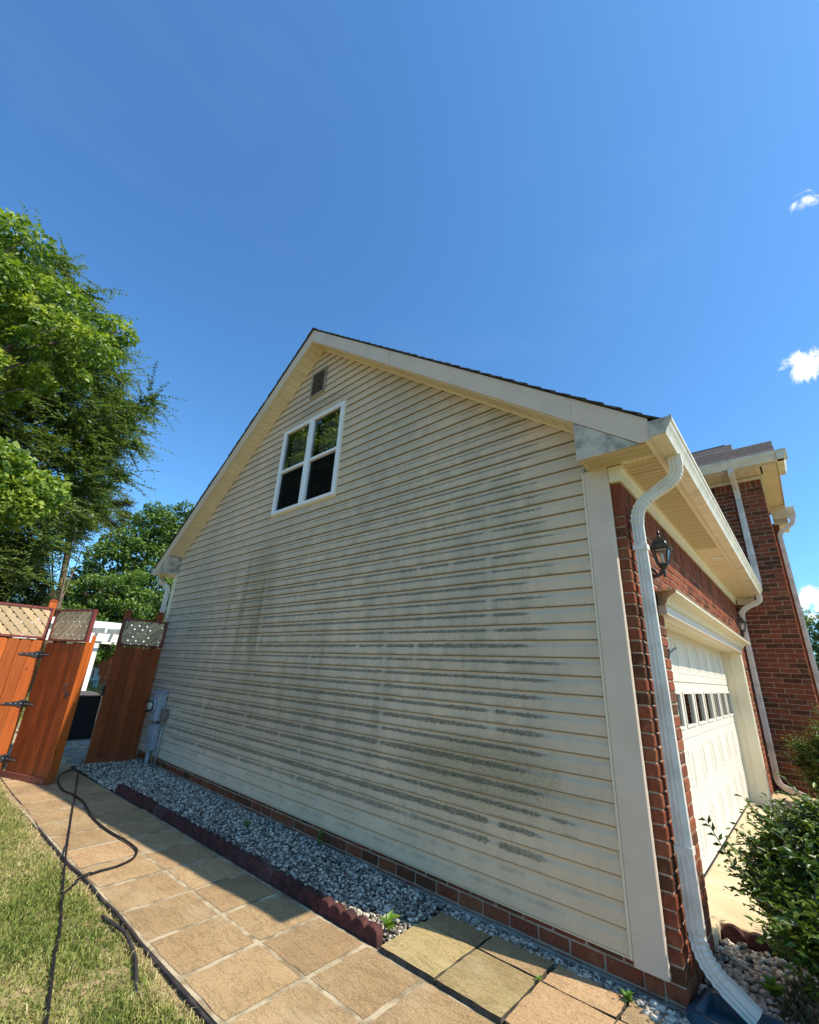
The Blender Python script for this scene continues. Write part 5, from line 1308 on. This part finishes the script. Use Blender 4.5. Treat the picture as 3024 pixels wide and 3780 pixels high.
# ------------------------------------------------------------------ loose stones
def stones(name, pts, size, label=None, flat=0.7, bright=None):
    phi = (1 + 5 ** .5) / 2
    ico = np.array([(-1, phi, 0), (1, phi, 0), (-1, -phi, 0), (1, -phi, 0), (0, -1, phi), (0, 1, phi), (0, -1, -phi), (0, 1, -phi), (phi, 0, -1), (phi, 0, 1), (-phi, 0, -1), (-phi, 0, 1)]) / np.sqrt(1 + phi * phi)
    fi = np.array([(0, 11, 5), (0, 5, 1), (0, 1, 7), (0, 7, 10), (0, 10, 11), (1, 5, 9), (5, 11, 4), (11, 10, 2), (10, 7, 6), (7, 1, 8), (3, 9, 4), (3, 4, 2), (3, 2, 6), (3, 6, 8), (3, 8, 9), (4, 9, 5), (2, 4, 11), (6, 2, 10), (8, 6, 7), (9, 8, 1)])
    n = len(pts); V = np.repeat(ico[None], n, 0) * (0.72 + 0.5 * rng.random((n, 12, 1)))
    sc = size[:, None] * np.stack([0.8 + .5 * rng.random(n), 0.6 + .4 * rng.random(n), flat * (0.6 + .5 * rng.random(n))], -1)
    V *= sc[:, None, :] * 0.5
    a = rng.random(n) * 2 * np.pi; b = rng.normal(0, .5, n)
    ca, sa, cb, sb = np.cos(a), np.sin(a), np.cos(b), np.sin(b)
    x, y, z = V[..., 0], V[..., 1], V[..., 2]
    y, z = y * cb[:, None] - z * sb[:, None], y * sb[:, None] + z * cb[:, None]
    x, y = x * ca[:, None] - y * sa[:, None], x * sa[:, None] + y * ca[:, None]
    V = np.stack([x, y, z], -1) + pts[:, None, :]
    F = (fi[None] + (np.arange(n) * 12)[:, None, None]).reshape(-1, 3)
    r_ = np.repeat(rng.random(n) ** 1.5 if bright is None else bright, 12)
    o = np_mesh(name, V.reshape(-1, 3), F, M['stones'], {'rnd': r_}); o['kind'] = 'stuff'
    if label: o['label'] = label; o['category'] = 'gravel'
    return o
def scatter(n, fx, fy, z0, z1):
    x = rng.uniform(*fx, n); u = rng.random(n); y0, y1 = fy; yy0 = np.array([y0(v) for v in x]); yy1 = np.array([y1(v) for v in x])
    y = yy0 + u * (yy1 - yy0); z = z0 + (z1 - z0) * rng.random(n); return np.stack([x, y, z], -1)
p1 = scatter(17500, (-7.18, -1.19), (lambda x: (-0.625 if x > -5.5 else -0.70) + sk(x), lambda x: -0.012), -0.155, -0.128)
p1[:, 2] += 0.010 * np.sin(p1[:, 0] * 2.3) * np.sin(p1[:, 1] * 6)
p3 = scatter(1700, (-1.18, 0.24), (lambda x: -0.125 + sk(x), lambda x: -0.022 if x < 0.2 else 0.0), -0.152, -0.136)
p5 = scatter(130, (-1.2, 0.9), (lambda x: -0.34 + sk(x) * 0, lambda x: -0.33), -0.16, -0.125)
pp = np.concatenate([p1, p3]); stones('gravel', pp, 0.017 + 0.024 * rng.random(len(pp)) ** 2.2, 'white and grey marble chip gravel in the bed along the wall')
p2_ = scatter(4200, (0.235, 1.3), (lambda x: 0.0 if x < .3 else -0.13, lambda x: 0.93), -0.155, -0.122)
p2_ = p2_[~((p2_[:, 0] > .25) & (p2_[:, 1] < .24) & (p2_[:, 1] > -.14))]
p4 = scatter(900, (0.02, 0.95), (lambda x: -0.15, lambda x: -0.08 if x > .23 else -.03), -0.152, -0.130); pp = np.concatenate([p2_, p4])
stones('gravel', pp, 0.028 + 0.026 * rng.random(len(pp)) ** 2, 'white and brown pebbles around the splash block under the shrub', bright=rng.random(len(pp)) ** 0.9)
# ------------------------------------------------------------------ plants
def norm(a): return a / np.maximum(np.linalg.norm(a, axis=-1, keepdims=True), 1e-6)
def leaf_cards(P, D, N_, size, asp, fold=0.18, curl=0.0):
    """P base, D tip direction, N_ normal; two folded halves, three steps along the midrib"""
    n = len(P); D = norm(D); W = norm(np.cross(D, N_)); N_ = norm(np.cross(W, D)); s = size[:, None]
    mid = P + D * s * 0.45 + N_ * s * 0.04
    tip = P + D * s - N_ * s * curl
    L_ = mid + W * s * asp * 0.5 + N_ * s * fold * asp; R_ = mid - W * s * asp * 0.5 + N_ * s * fold * asp
    V = np.stack([P, R_, tip, L_], 1).reshape(-1, 3); b = np.arange(n)[:, None] * 4
    F = np.concatenate([b + np.array([[0, 1, 2]]), b + np.array([[0, 2, 3]])], 0)
    return V, F
def in_poly(y, z, poly):
    c = np.zeros(len(y), bool); n = len(poly)
    for i in range(n):
        (ya, za), (yb, zb) = poly[i], poly[(i + 1) % n]
        hit = ((za > z) != (zb > z)) & (y < (yb - ya) * (z - za) / (zb - za + 1e-9) + ya); c ^= hit
    return c
def clumps_in(poly, x, depth, spacing):
    ys_ = [p[0] for p in poly]; zs_ = [p[1] for p in poly]; A_ = (max(ys_) - min(ys_)) * (max(zs_) - min(zs_))
    pts = []
    tries = int(A_ / spacing ** 2 * 14)
    Y_ = rng.uniform(min(ys_), max(ys_), tries); Z_ = rng.uniform(min(zs_), max(zs_), tries); X_ = x + rng.uniform(-depth, depth, tries)
    ok = in_poly(Y_, Z_, poly)
    for q in np.nonzero(ok)[0]:
        p = np.array([X_[q], Y_[q], Z_[q]])
        if all(np.sum(((p - o) / np.array([1.6, 1, 1])) ** 2) > spacing ** 2 for o in pts): pts.append(p)
    return np.array(pts)
def rand_dir(n): return norm(rng.standard_normal((n, 3)))
def crown_leaves(cl, rad, per, size, asp, tone=None, up=0.55, flat=0.75):
    Ps, Ds, Ns, Ss, Rs = [], [], [], [], []
    for i, c in enumerate(cl):
        d = rand_dir(per); rr = rad * (0.75 + .5 * rng.random()) * (0.35 + 0.65 * rng.random(per) ** 0.5)
        p = c + d * rr[:, None] * np.array([1, 1, flat]); Ps.append(p)
        Ds.append(norm(d * 0.8 + rand_dir(per) * 0.8 + np.array([0, 0, -0.25]))); Ns.append(norm(rand_dir(per) * 0.8 + d * 0.35 + np.array([0, 0, up]) + np.array([0.25, 0.05, 0.0])))
        Ss.append(size * (0.65 + 0.7 * rng.random(per))); tn = rng.normal(0, .12)
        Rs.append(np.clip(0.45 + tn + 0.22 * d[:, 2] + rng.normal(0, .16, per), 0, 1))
    return np.concatenate(Ps), np.concatenate(Ds), np.concatenate(Ns), np.concatenate(Ss), np.concatenate(Rs), asp
def spray_leaves(cl, rad, n_spray, n_leaf, lmin, lmax, lsize, asp, bias=(0, 0.35, 0.15), droop=0.25):
    Ps, Ds, Ns, Ss, Rs, twigs = [], [], [], [], [], []
    for c in cl:
        tn = rng.normal(0, .12)
        for k in range(n_spray):
            d = norm(rand_dir(1)[0] * np.array([1, 1, .55]) + np.array(bias)); ln = rng.uniform(lmin, lmax); st = c + rand_dir(1)[0] * rad * 0.5 * rng.random()
            t = (np.arange(n_leaf) + .5) / n_leaf; crv = np.array([0, 0, -droop * ln]) + rand_dir(1)[0] * .08
            p = st + d * (t * ln)[:, None] + crv * (t ** 2)[:, None]
            side = norm(np.cross(d, np.array([0, 0, 1.0])) + 1e-6); sg = np.where(np.arange(n_leaf) % 2 == 0, 1, -1)[:, None]
            Ps.append(p); Ds.append(norm(d * 0.7 + side * sg * 0.8 + rng.normal(0, .25, (n_leaf, 3)))); Ns.append(norm(np.array([0.15, 0, 1.0]) + rng.normal(0, .45, (n_leaf, 3))))
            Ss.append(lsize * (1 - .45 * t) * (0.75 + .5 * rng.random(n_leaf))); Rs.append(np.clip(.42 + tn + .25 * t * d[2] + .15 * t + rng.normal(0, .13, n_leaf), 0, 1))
            if k % 4 == 0: twigs.append([tuple(st), tuple(st + d * ln * .5 + crv * .25), tuple(st + d * ln * .92 + crv * .85)])
    return np.concatenate(Ps), np.concatenate(Ds), np.concatenate(Ns), np.concatenate(Ss), np.concatenate(Rs), asp, twigs
def put_leaves(name, data, m, parent, fold=.18, curl=0.0):
    P, D, N_, Sz, Rr, asp = data[:6]
    V, F = leaf_cards(P, D, N_, Sz, asp, fold, curl)
    return np_mesh(name, V, F, m, {'rnd': np.repeat(Rr, 4)}, parent)
def trunk_and_limbs(t, base, top, r0, r1, targets, m, nl=14, limb_r=0.07, start=0.3):
    base = Vector(base); top = Vector(top); pts = []; n = 8
    for i in range(n + 1):
        k = i / n; p = base.lerp(top, k); w = math.sin(k * math.pi) * 0.12 * (top - base).length * .15
        pts.append(p + Vector((math.sin(k * 5) * w, math.cos(k * 4) * w - w, 0)))
    mb = MB(); mb.tube(pts, [r0 + (r1 - r0) * (i / n) ** .8 for i in range(n + 1)], 10); tr = mb.build('trunk', m, t, smooth=True)
    if len(targets):
        sel = rng.choice(len(targets), min(nl, len(targets)), replace=False)
        for q in sel:
            e = Vector(targets[q]); k = min(max((e.z - base.z) / (top.z - base.z) - .22, start), .96); s = pts[min(int(k * n), n - 1)]
            mid = s.lerp(e, .5) + Vector((0, 0, -.10 * (e - s).length + .12)); mb = MB(); mb.tube(smooth_path([s, mid, e], 5), [limb_r * (1 - .8 * i / 10) for i in range(11)], 6); mb.build('limb', m, t, smooth=True)
    return pts

# sunlit broad-leaved tree, nearest on the left
t = thing('maple_tree', 'bright green broad-leaved tree towering at the left edge behind the fence', 'tree', (-12.0, -5.6, -0.19))
polyA = [(-4.6, 10.95), (-3.95, 10.5), (-3.3, 9.8), (-2.8, 9.65), (-2.2, 9.2), (-1.85, 9.05), (-1.5, 8.9), (-1.8, 8.3), (-2.3, 7.85), (-2.75, 7.5), (-3.4, 7.2), (-5.0, 5.6), (-7.0, 5.0), (-9.3, 6.5), (-9.8, 9.0), (-8.2, 10.6), (-6.4, 11.2), (-5.2, 11.2)]
clA = np.concatenate([clumps_in(polyA, -11.6, 1.5, 0.62), clumps_in([(-3.2, 5.25), (-2.6, 5.38), (-2.42, 5.15), (-2.65, 4.95), (-3.2, 4.8)], -11.0, .3, .3),
                      clumps_in([(-3.2, 4.6), (-2.1, 4.6), (-1.80, 4.75), (-1.75, 4.55), (-1.98, 4.15), (-2.4, 3.9), (-3.2, 3.9)], -11.0, .35, .30)])
trunk_and_limbs(t, (-12.0, -5.6, -0.25), (-11.8, -5.2, 10.5), 0.32, 0.05, clA, M['bark'], 46, 0.07)
put_leaves('crown', crown_leaves(clA, 0.46, 330, 0.112, 0.95, up=0.8, flat=.7), M['leaf_maple'], t, .15, .12)
print('clumps A', len(clA))
# feathery darker tree behind it
t = thing('elm_tree', 'tall dark feathery small-leaved tree behind the bright green tree', 'tree', (-17.0, -3.0, -0.19))
polyB = [(-4.0, 13.9), (-3.4, 13.9), (-2.75, 13.5), (-2.15, 12.9), (-1.55, 12.4), (-0.75, 11.9), (-0.25, 11.1), (0.3, 10.3), (0.5, 9.7), (0.25, 8.6), (0.35, 7.9), (0.2, 7.1), (0.3, 6.2), (-0.4, 4.6), (-1.1, 3.5), (-2.6, 2.6), (-6, 2.6), (-8.5, 5.0), (-9, 9), (-7.5, 11.5), (-6, 12.8)]
clB = clumps_in(polyB, -16.6, 1.8, 0.60)
trunk_and_limbs(t, (-17.2, -3.4, -.25), (-16.8, -3.2, 13.5), 0.36, 0.05, clB, M['bark'], 40, 0.07)
dB = spray_leaves(clB, 0.6, 26, 21, 0.45, 1.55, 0.155, 0.52, (0, .42, .12))
put_leaves('crown', dB, M['leaf_elm'], t)
mb = MB()
for tw in dB[6]: mb.tube(tw, [.012, .008, .004], 3)
mb.build('twigs', M['twig'], t)['kind'] = 'stuff'
print('clumps B', len(clB))
# pine with a pale trunk
t = thing('pine_tree', 'thin pine with a pale leaning trunk in the gap between the trees', 'tree', (-20.2, 0.9, -0.19))
polyP = [(1.75, 7.7), (2.0, 7.2), (1.6, 6.5), (0.9, 5.9), (0.3, 5.5), (-.4, 5.6), (-1.2, 6.4), (-0.3, 7.0), (0.6, 7.8)]
clP = np.concatenate([clumps_in(polyP, -20.2, 1.0, 0.55), clumps_in([(-.6, 7.5), (1.4, 7.8), (1.0, 11), (0.2, 12.5), (-.8, 10)], -20.2, 1.0, .7)])
trunk_and_limbs(t, (-20.2, 0.80, -.25), (-20.0, 0.38, 12.0), 0.15, 0.05, clP, M['bark_pine'], 16, .035, .35)
put_leaves('crown', spray_leaves(clP, 0.4, 40, 22, .22, .45, .18, .16, (0, 0, .3), 0.05), M['leaf_pine'], t, 0)
# dark evergreen low behind the fence
t = thing('evergreen_tree', 'low dark green conifer directly behind the left fence', 'tree', (-18.3, -1.6, -0.19))
clE = clumps_in([(-3.6, 4.6), (-1.5, 4.75), (-.75, 4.35), (-.25, 3.8), (0.05, 2.7), (0.1, 1.0), (-3.8, 1.0)], -18.2, 1.1, 0.40)
trunk_and_limbs(t, (-18.5, -1.7, -.25), (-18.5, -1.7, 4.2), 0.16, 0.04, clE, M['bark'], 12, .04)
put_leaves('crown', spray_leaves(clE, 0.45, 40, 18, .3, .6, .15, .30, (0.3, 0, .25), .15), M['leaf_dark'], t, 0)
# round-headed trees further back
def back_tree(name, label, base, poly, x, depth, sp_, rad, per, size, seedm='leaf_mid', grp=None, th=None, asp=.8, up=.75, swap=False):
    t = thing(name, label, 'tree', base, grp); cl = clumps_in(poly, x, depth, sp_)
    if swap: cl = cl[:, [1, 0, 2]]
    trunk_and_limbs(t, base, (base[0] + .1, base[1] + .1, base[2] + th), 0.22, .05, cl, M['bark'], 16, .06)
    put_leaves('crown', crown_leaves(cl, rad, per, size, asp, up=up), M[seedm], t, .15, .1); return t
back_tree('broadleaf_tree', 'mid-green rounded tree rising behind the roof edge at the eave', (-24, 4.3, -.19), [(2.0, 6.3), (2.6, 6.9), (3.2, 8.0), (3.9, 8.85), (4.9, 9.2), (6.3, 9.0), (7.6, 7.5), (7.6, 3.0), (6.2, 1.8), (2.6, 2.0), (1.6, 3.6)], -24, 1.4, .62, .52, 260, .135, th=7.5)
back_tree('broadleaf_tree', 'shaded leafy tree right behind the open gate and pergola', (-21.5, 1.6, -.19), [(0.9, 3.9), (1.6, 4.4), (2.4, 4.6), (3.4, 4.8), (4.2, 3.6), (4.0, 1.2), (0.2, 1.0), (0.3, 2.8)], -21.6, 1.0, .50, .42, 240, .12, th=4.0)
back_tree('broadleaf_tree', 'tall tree behind the brick corner at the right edge', (3.2, 42, -.19), [(-1.0, 5.2), (0.2, 6.3), (1.15, 6.9), (1.6, 7.1), (1.9, 6.4), (2.6, 6.9), (4.2, 7.4), (6, 6.6), (6.6, 4), (5, .6), (-1, .8), (-1.6, 3)], 42, 1.4, .7, .55, 200, .15, 'leaf_elm', th=6.5, swap=True)
# hedge of woodland beyond the back fence
cl = np.stack([rng.uniform(-38, -33, 150), rng.uniform(-14, 16, 150), rng.uniform(0.2, 4.6, 150)], -1)
dW = crown_leaves(cl, 1.1, 130, .30, .8)
o = put_leaves('woodland', dW, M['leaf_mid'], None); o['kind'] = 'stuff'; o['label'] = 'distant green woodland beyond the back yard fence'; o['category'] = 'woodland'

# ---- shrubs
def shrub(name, label, base, cl, rad, n_sp, n_lf, lmin, lmax, lsize, asp, bias, m='leaf_bush', curl=.18):
    t = thing(name, label, 'shrub', base)
    d = spray_leaves(cl, rad, n_sp, n_lf, lmin, lmax, lsize, asp, bias, .02)
    put_leaves('foliage', d, M[m], t, .22, curl)
    mb = MB()
    for tw in d[6]: mb.tube(tw, [.005, .004, .002], 4)
    for c in cl[:10]: mb.tube(smooth_path([base, (base[0] * .5 + c[0] * .5, base[1] * .5 + c[1] * .5, c[2] * .45), tuple(c)], 4), [.014] * 3 + [.010] * 3 + [.006] * 3, 5)
    mb.build('branches', M['twig'], t); return t
def ell(c, r, n, zmin=-9):
    d = rand_dir(n) * (rng.random((n, 1)) ** .4); p = np.array(c) + d * np.array(r); return p[p[:, 2] > zmin]
cl1 = np.concatenate([ell((1.00, 0.55, 0.35), (0.46, 0.50, 0.37), 120, 0.0), ell((0.80, 0.05, 0.32), (0.15, 0.24, 0.24), 20, 0.06)])
shrub('glossy_shrub', 'large glossy dark green shrub at the right edge before the garage door', (1.08, 0.5, -0.16), cl1, 0.10, 21, 10, 0.11, 0.23, 0.062, 0.46, (-.10, -.15, .55))
# a long stray shoot on its left side
t = thing('stray_shoot', 'long bare leafy shoot arching left out of the glossy shrub', 'shoot', (0.62, 0.62, 0.15))
sh = smooth_path([(0.72, 0.60, 0.20), (0.56, 0.58, 0.27), (0.445, 0.56, 0.36), (0.385, 0.54, 0.47), (0.335, 0.52, 0.585)], 6)
mb = MB(); mb.tube(sh, [0.006 - .004 * i / len(sh) for i in range(len(sh))], 5); mb.build('stem', M['twig'], t)
P = np.array([tuple(p) for p in sh[5:]]); k = len(P); dd = np.array([-.45, -.1, .75]); sdv = np.array([.8, .1, .45])
D_ = np.where((np.arange(k) % 2 == 0)[:, None], dd * .7 + sdv * .8, dd * .6 - sdv * .9) + rng.normal(0, .12, (k, 3))
put_leaves('leaves', (P, D_, norm(np.array([.2, -.6, .6]) + rng.normal(0, .3, (k, 3))), np.full(k, .05), np.clip(rng.normal(.35, .15, k), 0, 1), .42), M['leaf_bush'], t, .25, .2)
cl2 = ell((1.15, 5.35, 0.42), (0.50, 0.40, 0.55), 80, -.05)
shrub('small_leaved_shrub', 'upright small-leaved green shrub against the brick side wall', (1.15, 5.35, -0.16), cl2, .12, 18, 13, .16, .34, .052, .46, (-.15, -.1, .7))

# weeds
def weed(x, y, z, n, size, label, h=.05, m='leaf_weed'):
    t = thing('weed', label, 'weed', (x, y, z)); P, D_, N_ = [], [], []
    for k in range(n):
        a = 2.4 * k + rnd.uniform(-.3, .3); e = 0.5 + .5 * rnd.random(); P.append((x, y, z + h * k / n)); D_.append((math.cos(a) * e, math.sin(a) * e, .75)); N_.append((-math.cos(a) * .6, -math.sin(a) * .6, .8))
    put_leaves('leaves', (np.array(P), np.array(D_), np.array(N_), np.full(n, size) * (0.7 + .5 * rng.random(n)), np.clip(rng.normal(.6, .2, n), 0, 1), .42), M[m], t, .2, .25)
    mb = MB(); mb.tube([(x, y, z - .03), (x, y, z + h)], .003, 5); mb.build('stem', M['leaf_weed'] if False else M['twig'], t)
weed(-1.245, -0.565, -0.125, 9, 0.085, 'bright green weed in the sunlit gravel beside the end edging block')
weed(-3.36, -0.30, -0.125, 8, 0.06, 'dark little weed in the shaded gravel near mid bed', .03)
weed(-2.58, -0.045, -0.13, 14, 0.05, 'creeping weed against the brick base under the siding', .10)
weed(-0.395, -0.315, -0.128, 6, 0.028, 'tiny green weed in the joint between the raised slabs', .01)
weed(-0.02, -0.11, -0.14, 14, 0.042, 'grassy weed tuft by the white gravel near the house corner', .02)
weed(0.52, 0.45, -0.125, 16, 0.07, 'low leafy weed among pebbles beside the splash block', .03)

# ground cover under the shrub
n = 1500; P = np.stack([rng.uniform(.55, 1.3, n), rng.uniform(-.05, .75, n), np.full(n, -.135)], -1)
P = P[~((P[:, 0] < .95) & (P[:, 1] < .27))]
n = len(P); D_ = norm(rng.normal(0, .6, (n, 3)) + np.array([0, 0, .8]))
o = put_leaves('ground_cover', (P, D_, rand_dir(n), .03 + .04 * rng.random(n), np.clip(rng.normal(.5, .2, n), 0, 1), .4), surf('dry_leaf', (0.17, 0.12, 0.05), (0.10, 0.09, 0.03), 9, .8), None)
o['kind'] = 'stuff'; o['label'] = 'brown and green ground cover below the glossy shrub'; o['category'] = 'ground cover'

# ---- lawn blades
def blades(n, fx, fy, hmin, hmax, keep=None):
    x = rng.uniform(*fx, n); y = rng.uniform(*fy, n)
    if keep is not None: k = keep(x, y); x, y = x[k], y[k]; n = len(x)
    edge = np.clip((np.interp(x, [p[0] for p in E1], [p[1] for p in E1]) - .006 - y) / .09, 0, 1)
    pat = 0.5 + .5 * np.sin(x * 2.1 + 1.3 * np.sin(y * 3.1)) * np.sin(y * 4.7 + 1.7 * np.sin(x * 1.3)); pat2 = .5 + .5 * np.sin(x * 9.1 + y * 3) * np.sin(y * 8.3 - x * 4)
    cl_ = np.sin(x * 31 + 2 * np.sin(y * 23)) * np.sin(y * 37 + 2 * np.sin(x * 19))
    dry = np.clip(0.27 + .36 * (1 - edge) + .36 * (pat - .5) + .26 * (pat2 - .5) - .16 * cl_ + .24 * (1 - np.clip((np.interp(x, [p[0] for p in E1], [p[1] for p in E1]) - y) / .30, 0, 1)) + rng.normal(0, .20, n) + .10 * np.clip((-x - 3) / 3, 0, 1), 0, 1)
    kp = (edge > 0) & (rng.random(n) < (0.35 + .65 * edge) * (0.55 + .45 * pat2 + .2 * pat)); x, y, dry, edge = x[kp], y[kp], dry[kp], edge[kp]; n = len(x)
    h = rng.uniform(hmin, hmax, n) * (.60 + .40 * edge) * np.where(rng.random(n) < .06, 1.6, 1.0); a = rng.random(n) * 2 * np.pi; w = 0.0018 + .0020 * rng.random(n); lean = rng.uniform(.15, 1.1, n) * h; b = a + rng.normal(0, 1.2, n)
    z = np.full(n, -0.182); c, s_ = np.cos(a) * w, np.sin(a) * w; lx, ly = np.cos(b) * lean, np.sin(b) * lean
    V = np.stack([np.stack([x - c, y - s_, z], -1), np.stack([x + c, y + s_, z], -1), np.stack([x + lx * .4 + c * .8, y + ly * .4 + s_ * .8, z + h * .65], -1), np.stack([x + lx * .4 - c * .8, y + ly * .4 - s_ * .8, z + h * .65], -1), np.stack([x + lx, y + ly, z + h * (0.9 - .3 * (lean / h))], -1)], 1).reshape(-1, 3)
    bb = np.arange(n)[:, None] * 5; F = np.concatenate([bb + np.array([[0, 1, 2]]), bb + np.array([[0, 2, 3]]), bb + np.array([[3, 2, 4]])], 0)
    return V, F, np.repeat(dry, 5)
V1, F1, r1 = blades(170000, (-7.0, 0.2), (-2.9, -1.585), .020, .050, lambda x, y: y > -1.66 - (x + 7.3) * .30)
V2, F2, r2_ = blades(26000, (-7.0, 2.0), (-4.5, -2.2), .02, .05, lambda x, y: y <= -1.66 - (x + 7.3) * .30)
o = np_mesh('grass', np.concatenate([V1, V2]), np.concatenate([F1, F2 + len(V1)]), M['grass'], {'rnd': np.concatenate([r1, r2_])})
o['kind'] = 'stuff'; o['label'] = 'patchy green and straw-coloured lawn grass left of the path'; o['category'] = 'grass'
n = 45000; P = np.stack([rng.uniform(-29.5, -8.0, n), rng.uniform(-4, 6, n), np.full(n, -.19)], -1); P = P[(P[:, 1] > -.1 - (P[:, 0] + 8) * .02) | (P[:, 0] < -12)]; n = len(P)
V, F = leaf_cards(P, norm(rng.normal(0, .5, (n, 3)) + np.array([0, 0, 1.])), rand_dir(n), .07 + .06 * rng.random(n), .14)
o = np_mesh('grass', V, F, M['grass'], {'rnd': np.repeat(np.clip(rng.normal(.4, .18, n), 0, 1), 4)}); o['kind'] = 'stuff'; o['label'] = 'mown back lawn seen through the gate opening'; o['category'] = 'grass'

# ------------------------------------------------------------------ to metres
for me in bpy.data.meshes: me.transform(Matrix.Scale(S, 4))
for o in bpy.data.objects: o.location = o.location * S
print('objects', len(bpy.data.objects), 'tris', sum(len(m_.loop_triangles) or sum(len(p.vertices) - 2 for p in m_.polygons) for m_ in bpy.data.meshes))
